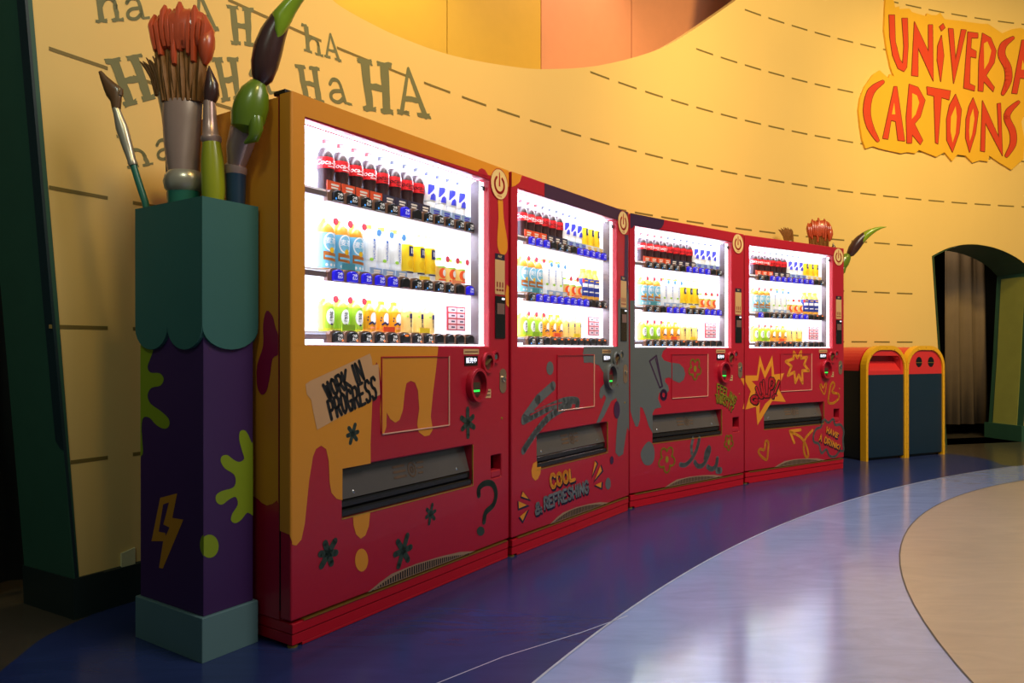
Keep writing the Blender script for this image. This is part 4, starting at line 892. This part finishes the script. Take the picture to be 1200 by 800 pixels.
def pill_decals(root, o, t, a, b):
    n = Vector((-t.y, t.x))
    of, ol = o+n*.012, o+t*.012
    front = lambda p: on_plane(p[0], p[1], of, t); left = lambda p: on_plane(p[0], p[1], ol, n)
    ff = lambda u, v: Vector((u, .0112, v)); fl2 = lambda u, v: Vector((.0112, u, v))
    z1 = lambda p: (155+p[0]/2.857, 400+p[1]/2.857)
    s1 = [z1(p) for p in ((2,-10),(5,45),(12,75),(18,78),(24,40),(30,10),(60,5),(72,22),(62,55),(52,85),(62,104),(92,106),(106,125),(95,148),(65,155),(52,180),(62,208),(95,232),(122,258),(124,282),(108,292),(82,280),(58,255),(38,255),(32,285),(35,340),(36,375),(22,387),(8,370),(0,330),(-4,325),(-4,100))]
    q = smooth([left(p) for p in s1], 3); q = [(min(u, b-.013), v) for u, v in q]
    flat('lime_splat', [q], fl2, LIME, root)
    s2 = [z1(p) for p in ((412,345),(400,340),(388,312),(375,297),(360,302),(358,330),(368,368),(374,392),(358,403),(338,395),(318,380),(300,384),(296,402),(310,425),(340,445),(346,470),(335,490),(300,500),(280,515),(282,538),(300,546),(322,530),(345,520),(353,545),(335,575),(330,598),(345,608),(365,596),(385,572),(412,565))]
    q = smooth([front(p) for p in s2], 3); q = [(min(u, a-.013), v) for u, v in q]
    flat('lime_splat', [q], ff, LIME, root)
    dot = [z1(p) for p in ell(258, 685, 31, 39, 22)]
    flat('lime_dot', [[(max(.0115, u), v) for u, v in [front(p) for p in dot]]], ff, LIME, root)
    flat('lime_dot', [smooth([left(z1(p)) for p in ((240,646),(232,655),(227,676),(230,700),(240,720))], 3, False)], fl2, LIME, root)
    bo = [left(z1(p)) for p in ((94,523),(151,508),(135,590),(172,596),(103,760),(90,757),(104,668),(65,668))]
    flat('lightning_bolt', [bo], fl2, BOLT, root)
    flat('lightning_bolt', [[left(z1(p)) for p in ((105,545),(124,538),(105,612),(126,622),(113,650),(112,640),(90,636))]], lambda u, v: Vector((.0104, u, v)), PUR, root)
t1 = MA[0].t; n1 = Vector((-t1.y, t1.x)); P1 = MA[0].o+t1*-.2206+n1*.1505
pillar(P1, t1, 'tall paint-tube pillar, purple with teal scalloped skirt, left of the nearest machine', pill_decals)
t4 = MA[3].t; n4 = Vector((-t4.y, t4.x)); P2 = MA[3].o+t4*(MA[3].W+.012)+n4*.16
pillar(P2, t4, 'paint-tube pillar tucked between the farthest vending machine and the bins', None)

FERR = mat('ferrule_silver', (190, 178, 160), .28, .6, var=.1); FERP = mat('ferrule_pink', (176, 146, 138), .3, .45, var=.15)
BRIS = mat('bristle_tan', (126, 82, 34), .6, var=.35, scale=30, stretch=(6, 6, .6), bump=.5); BRISD = mat('bristle_dark', (62, 34, 32), .3, var=.3, scale=30, stretch=(6, 6, .6), coat=.3)
PNTO = mat('orange_paint', (180, 72, 36), .35, var=.12, scale=20, coat=.3); HTEAL = mat('handle_teal', (36, 110, 92), .35, coat=.3); HLIME = mat('handle_lime', (150, 156, 24), .3, coat=.3); PNTG = mat('green_paint', (96, 122, 20), .3, var=.1, coat=.4); HBLU = mat('handle_blue', (24, 52, 76), .35); BRISB = mat('bristle_brown', (96, 62, 26), .45, var=.15, coat=.3)
K = 2.465/F
def brushes(C, rot, where, first=True):
    # local x to the right, y away, z up; sizes read off the near pillar at its own distance
    def L(px, py, y=0., dx=0., dz=0.): k = (2.465+y)/F; return ((px-600)*k+370*K+dx, y, HC+(HY-py)*k+dz)
    mk = lambda nm, lab: thing(nm, lab+where, 'paintbrush', (C[0], C[1], 0), rot, 'giant paintbrushes')
    # slim flat brush leaning out
    if first:
        t = mk('slim_paintbrush', 'slim giant paintbrush with teal handle and forked brown tip ')
        MB().loft([(L(174,255,.0), .010, .010), (L(170,236,.0), .0115, .0115), (L(162,212), .0115, .0115), (L(156,192), .011, .011)], 12).build('handle', HTEAL, t, True)
        MB().loft([(L(156.5,194), .014, .014), (L(155.5,191), .016, .016), (L(154.5,188), .014, .014), (L(149,170), .018, .016), (L(143,150), .021, .016), (L(138,133), .014, .013), (L(136,127), .0135, .012)], 14).build('ferrule', FERR, t, True)
        MB().loft([(L(136.5,128), .014, .012), (L(136,118), .019, .012), (L(134,108), .030, .012), (L(128,101), .022, .010), (L(122,92), .013, .008), (L(117.5,84), .006, .005)], 14).build('bristles', BRISB, t, True)
        fk = MB().loft([(L(141,112), .010, .010), (L(142.5,104), .006, .006)], 10); fk.build('bristles', BRISB, t, True)
    # wide flat brush with orange paint
    t = mk('wide_paintbrush', 'wide giant paintbrush dipped in orange paint ')
    y = -.03
    MB().loft([(L(216,250,y), .05, .04), (L(216,222,y), .056, .042)], 18).build('handle', HTEAL, t, True)
    MB().loft([(L(216,226,y), .052, .04), (L(216,222,y), .063, .05), (L(216,213,y), .068, .054), (L(216,206,y), .063, .05), (L(216,201,y), .052, .04)], 20).build('collar', FERR, t, True)
    MB().loft([(L(215.5,206,y), .05, .038), (L(214.5,190,y), .055, .036), (L(213.5,165,y), .062, .03), (L(213.5,140,y), .066, .026), (L(214,121,y), .067, .024), (L(214,117,y), .064, .022)], 20).build('ferrule', FERP, t, True)
    bb = MB()
    for k in range(15):
        f = k/14*2-1; x0 = 214+f*20; x1 = 212+f*25+2*math.sin(k*2.3)
        bb.loft([(L(x0,120,y+.006*math.sin(k*3)), .011, .02), (L((x0+x1)/2,92,y+.006*math.cos(k*2)), .0125, .026), (L(x1,64+3*math.sin(k*1.7),y), .0125, .024), (L(x1+f*1.5,54+4*math.sin(k*2.9),y), .004, .008)], 8)
    bb.build('bristles', BRIS, t, True)
    pb = MB()
    pb.loft([(L(213,60,y), .06, .026), (L(213,50,y), .086, .036), (L(213,32,y), .092, .038), (L(211,20,y), .08, .03), (L(210,14,y), .05, .014)], 20)
    for k in range(11):
        f = k/10*2-1; x0 = 213+f*27; top = 8+10*abs(f)**2+5*math.sin(k*2.2); bot = 62+6*math.sin(k*1.9)+(10 if k in (4, 8) else 0)
        pb.loft([(L(x0,bot+4,y-.004), .004, .008), (L(x0,bot,y-.004), .013, .028), (L(x0+f*2,48,y), .016, .038), (L(x0+f*4,34,y), .017, .04), (L(x0+f*3-1,top+10,y), .014, .03), (L(x0+f*2-2,top,y), .005, .008)], 10)
    pb.loft([(L(240,76,y-.01), .008, .012), (L(241,68,y-.012), .02, .022), (L(242,54,y-.012), .027, .03), (L(243,44,y-.006), .026, .028), (L(247,36,y), .012, .012)], 12)
    pb.loft([(L(203,76,y-.02), .004, .006), (L(203,66,y-.024), .008, .012), (L(204,54,y-.02), .011, .016)], 10)
    pb.build('wet_paint', PNTO, t, True)
    # fan brush behind
    t = mk('fan_paintbrush', 'giant fan paintbrush with splayed tan bristles ')
    y = .06; sx = -3; fd = (0., 0.) if first else (-.14, .085)
    MB().loft([(L(204+sx,240,y,*fd), .014, .014), (L(203+sx,180,y,*fd), .018, .018), (L(202+sx,152,y,*fd), .016, .016)], 12).build('handle', HBLU, t, True)
    MB().loft([(L(202+sx,156,y,*fd), .02, .018), (L(201+sx,135,y,*fd), .026, .016), (L(198+sx,108,y,*fd), .034, .014)], 14).build('ferrule', FERR, t, True)
    fb = MB()
    for k in range(11):
        f = k/10*2-1; fb.loft([(L(198+sx+f*11,112,y,*fd), .007, .012), (L(195+sx+f*13,92,y,*fd), .008, .012), (L(191+sx+f*16,76+4*abs(f),y,*fd), .0075, .01), (L(186+sx+f*19,66+6*abs(f)+2*math.sin(k*2.5),y,*fd), .002, .003)], 8)
    fb.build('bristles', BRIS, t, True)
    # small round brush
    t = mk('round_paintbrush', 'giant paintbrush with lime handle and dark pointed bristles ')
    y = -.07
    MB().loft([(L(250,250,y), .030, .03), (L(250,222,y), .037, .036), (L(249,190,y), .036, .035), (L(248,166,y), .028, .028)], 16).build('handle', HLIME, t, True)
    MB().loft([(L(247.5,168,y), .028, .028), (L(247.5,165,y), .033, .033), (L(247.5,161,y), .033, .033), (L(247,158,y), .026, .026), (L(246,140,y), .022, .022), (L(245.5,119,y), .019, .019)], 16).build('ferrule', FERP, t, True)
    MB().loft([(L(245.5,121,y), .018, .018), (L(248,110,y), .026, .024), (L(248,98,y), .022, .02), (L(246,86,y), .011, .01), (L(245,77,y), .002, .002)], 14).build('bristles', BRISD, t, True)
    # big curving brush
    t = mk('curved_paintbrush', 'giant paintbrush with swooping dark bristles tipped lime green ')
    y = -.085; yh = -.02; ym = -.045
    MB().loft([(L(276,250,yh), .03, .03), (L(276,205,yh), .034, .034)], 16).build('handle', HBLU, t, True)
    MB().loft([(L(276,207,yh), .03, .03), (L(276,203,yh), .037, .037), (L(276,196,yh), .037, .037), (L(277,193,yh), .03, .03), (L(280,175,-.035), .042, .038), (L(287,150,-.065), .046, .04), (L(291,138,y), .042, .038)], 18).build('ferrule', FERP, t, True)
    MB().loft([(L(288,157,y), .012, .012), (L(288.5,150,y), .048, .043), (L(291,137,y), .056, .05), (L(295,122,y), .056, .05), (L(299,108,y), .046, .04), (L(303,98,y), .028, .026), (L(304,95,y), .018, .018)], 18).build('wet_paint', PNTG, t, True)
    MB().loft([(L(286.5,168,y-.02), .004, .004), (L(297,162,y-.02), .018, .018), (L(300,150,y-.025), .024, .022), (L(300,138,y-.02), .022, .02)], 12).build('wet_paint', PNTG, t, True)
    br = [(L(304,99,y), .018, .018), (L(307,92,y), .034, .032), (L(310,76,y), .044, .04), (L(314,58,y), .047, .042), (L(320,40,y), .042, .036), (L(328,24,y), .034, .03), (L(338,10,y), .027, .024), (L(349,-2,y), .019, .017), (L(362,-12,y), .010, .009), (L(376,-19,y), .002, .002)]
    if not first:
        pv = Vector(L(303,98,y)); t.rotation_euler = (0, math.radians(20), rot); t.location = at(994, 299, C[1]+.03)-(Matrix.Rotation(rot, 3, 'Z') @ Matrix.Rotation(math.radians(20), 3, 'Y')) @ pv
    MB().loft(br, 18).build('bristles', BRISD, t, True)
    gt = MB(); G = []
    for (c, rx, ry) in br[4:]: G.append(((c[0]+.006, c[1]-.006, c[2]+.004), rx*.98, ry*.98))
    MB().loft([(L(326,46,y-.016), .004, .01)]+[(L(327,38,y-.016), .016, .02)]+G[1:], 16).build('wet_paint', mat('lime_paint', (126, 158, 22), .3, var=.08, coat=.4), t, True)
C1 = P1+t1*.104+n1*.193
brushes((C1.x, C1.y), 0, 'in the purple pillar')
C2 = P2+t4*.104+n4*.193
brushes((C2.x+.085, C2.y+.02), math.radians(-12), 'above the farthest vending machine', False)

# ------------------------------------------------------------------ litter bins
BYEL = mat('bin_yellow', (226, 168, 22), .4, var=.05, coat=.2); BRED = mat('bin_red', (206, 46, 48), .35, var=.05, coat=.2); BNAV = mat('bin_navy', (14, 38, 58), .45, var=.08); BNAD = mat('bin_dark', (22, 26, 28), .5)
b0, b1 = Vector(fl(1015,541)), Vector(fl(1107.5,532.5)); bt = (b1-b0).normalized(); bw = (b1-b0).length/2
def arch(x0, x1, z0, z1, r, n=8):
    p = [(x0, z0), (x1, z0)]
    p += [(x1-r+r*math.cos(a), z1-r+r*math.sin(a)) for a in [math.pi/2*k/n for k in range(n+1)]]
    p += [(x0+r+r*math.cos(a), z1-r+r*math.sin(a)) for a in [math.pi/2+math.pi/2*k/n for k in range(n+1)]]
    return p
for i, lab in enumerate(('navy litter bin with red top, yellow rim and wide hopper opening', 'navy litter bin with red top, yellow rim and two round bottle holes')):
    o = b0+bt*bw*i; root = thing('litter_bin', lab, 'bin', (o.x, o.y, 0), math.atan2(bt.y, bt.x), 'litter bins'); w_, h_, dp = bw-.004, 1.025, .44
    rim = .026
    # body shell: navy below, red barrel above
    lo = MB().box((.012, .03, .02), (w_-.012, dp, .80)); lo.build('body', BNAD, root, bevel=.004)
    top = [(x, z) for x, z in arch(.012, w_-.012, .80, h_-.012, .19)]
    def ad(name, pts, y0, y1, m): 
        me = fillmesh(name, [pts], lambda u, v, d: Vector((u, y0+d, v)), None, y1-y0); me.materials.append(m); return link(name, me, root)
    ad('barrel_top', top, .09 if i == 0 else .03, dp, BRED)
    # rim: arched yellow frame
    oa = arch(0, w_, .0, h_, .2, 10); ia = arch(rim, w_-rim, .0, h_-rim-.012, .175, 10)
    rm = MB(); N = len(oa)
    for ys in ((0, .06),):
        i0 = len(rm.v)
        for (a, b), (c, d) in zip(oa, ia): rm.v += [(a, ys[0], b), (c, ys[0], d), (c, ys[1], d), (a, ys[1], b)]
        for k in range(1, N):
            A, B = i0+4*k, i0+4*((k+1) % N)
            for e in range(4): rm.f.append((A+e, B+e, B+(e+1) % 4, A+(e+1) % 4)); rm.m.append(0)
        for k in (0, 1): rm.f.append(tuple(i0+4*k+e for e in range(4))); rm.m.append(0)
    rimo = rm.build('rim', BYEL, root)
    rv_ = MB(); pts = []
    for k in range(14): pts += [(.008 if k % 2 else .018, .08+.056*k), (w_-(.008 if k % 2 else .018), .08+.056*k)]
    for a in range(7): an = math.pi*(a+.5)/7; pts.append((w_/2+(w_/2-.02)*math.cos(an), h_-.2+.182*math.sin(an)))
    for k, (x, z) in enumerate(pts):
        me = bpy.data.meshes.get('rivet')
        if not me:
            g = MB().lathe([(.005, 0), (.004, .002), (.0015, .003)], 6).build('rivet', BRASS); me = g.data; bpy.data.objects.remove(g)
        q = link('rivet', me, rimo); q.matrix_local = Matrix.Translation((x, 0, z)) @ Matrix.Rotation(math.radians(90), 4, 'X')
    MB().box((rim, .012, .03), (w_-rim, .03, .765)).build('front_panel', BNAV, root)
    fa = arch(rim, w_-rim, .765, h_-rim-.012, .175, 10)
    if i == 0:
        # red hopper: a frame around a sloping recess
        hx0, hx1, hz0, hz1 = rim+.035, w_-rim-.035, .80, .935
        left_ = [p for p in fa if p[0] <= w_/2]; right_ = [p for p in fa if p[0] > w_/2]
        ring = MB(); outer = fa; n = len(outer)
        inn = arch(hx0, hx1, hz0, hz1, .05, 10)
        for k in range(n):
            a, b = outer[k], outer[(k+1) % n]; c, d = inn[(k+1) % n], inn[k]
            ring.poly([(a[0], .014, a[1]), (b[0], .014, b[1]), (c[0], .014, c[1]), (d[0], .014, d[1])])
            ring.poly([(d[0], .014, d[1]), (c[0], .014, c[1]), (c[0], .09, c[1]), (d[0], .09, d[1])])
        ring.build('hopper_frame', BRED, root, fix=False)
        MB().poly([(hx0, .016, hz0), (hx1, .016, hz0), (hx1, .085, hz0+.085), (hx0, .085, hz0+.085)]).build('hopper_chute', BRED, root, fix=False)
        MB().poly([(hx0, .089, hz0), (hx1, .089, hz0), (hx1, .089, hz1), (hx0, .089, hz1)]).build('hopper_back', mat('hopper_dark_red', (150, 16, 30), .4), root, fix=False)
    else:
        ad('top_panel', fa, .014, .029, BRED)
        for f in (.33, .68):
            hx = rim+(w_-2*rim)*f
            MB().poly([(x, .0132, z) for x, z in ell(hx, .875, .042, .048, 24)]).build('bottle_hole', BLACK, root, fix=False)
            MB().box((hx-.044, .010, .867), (hx+.044, .013, .872)).build('hole_bar', BRASS, root)
    MB().box((.015, .05, 0), (w_-.015, dp-.02, .02)).build('skid', BLACK, root)
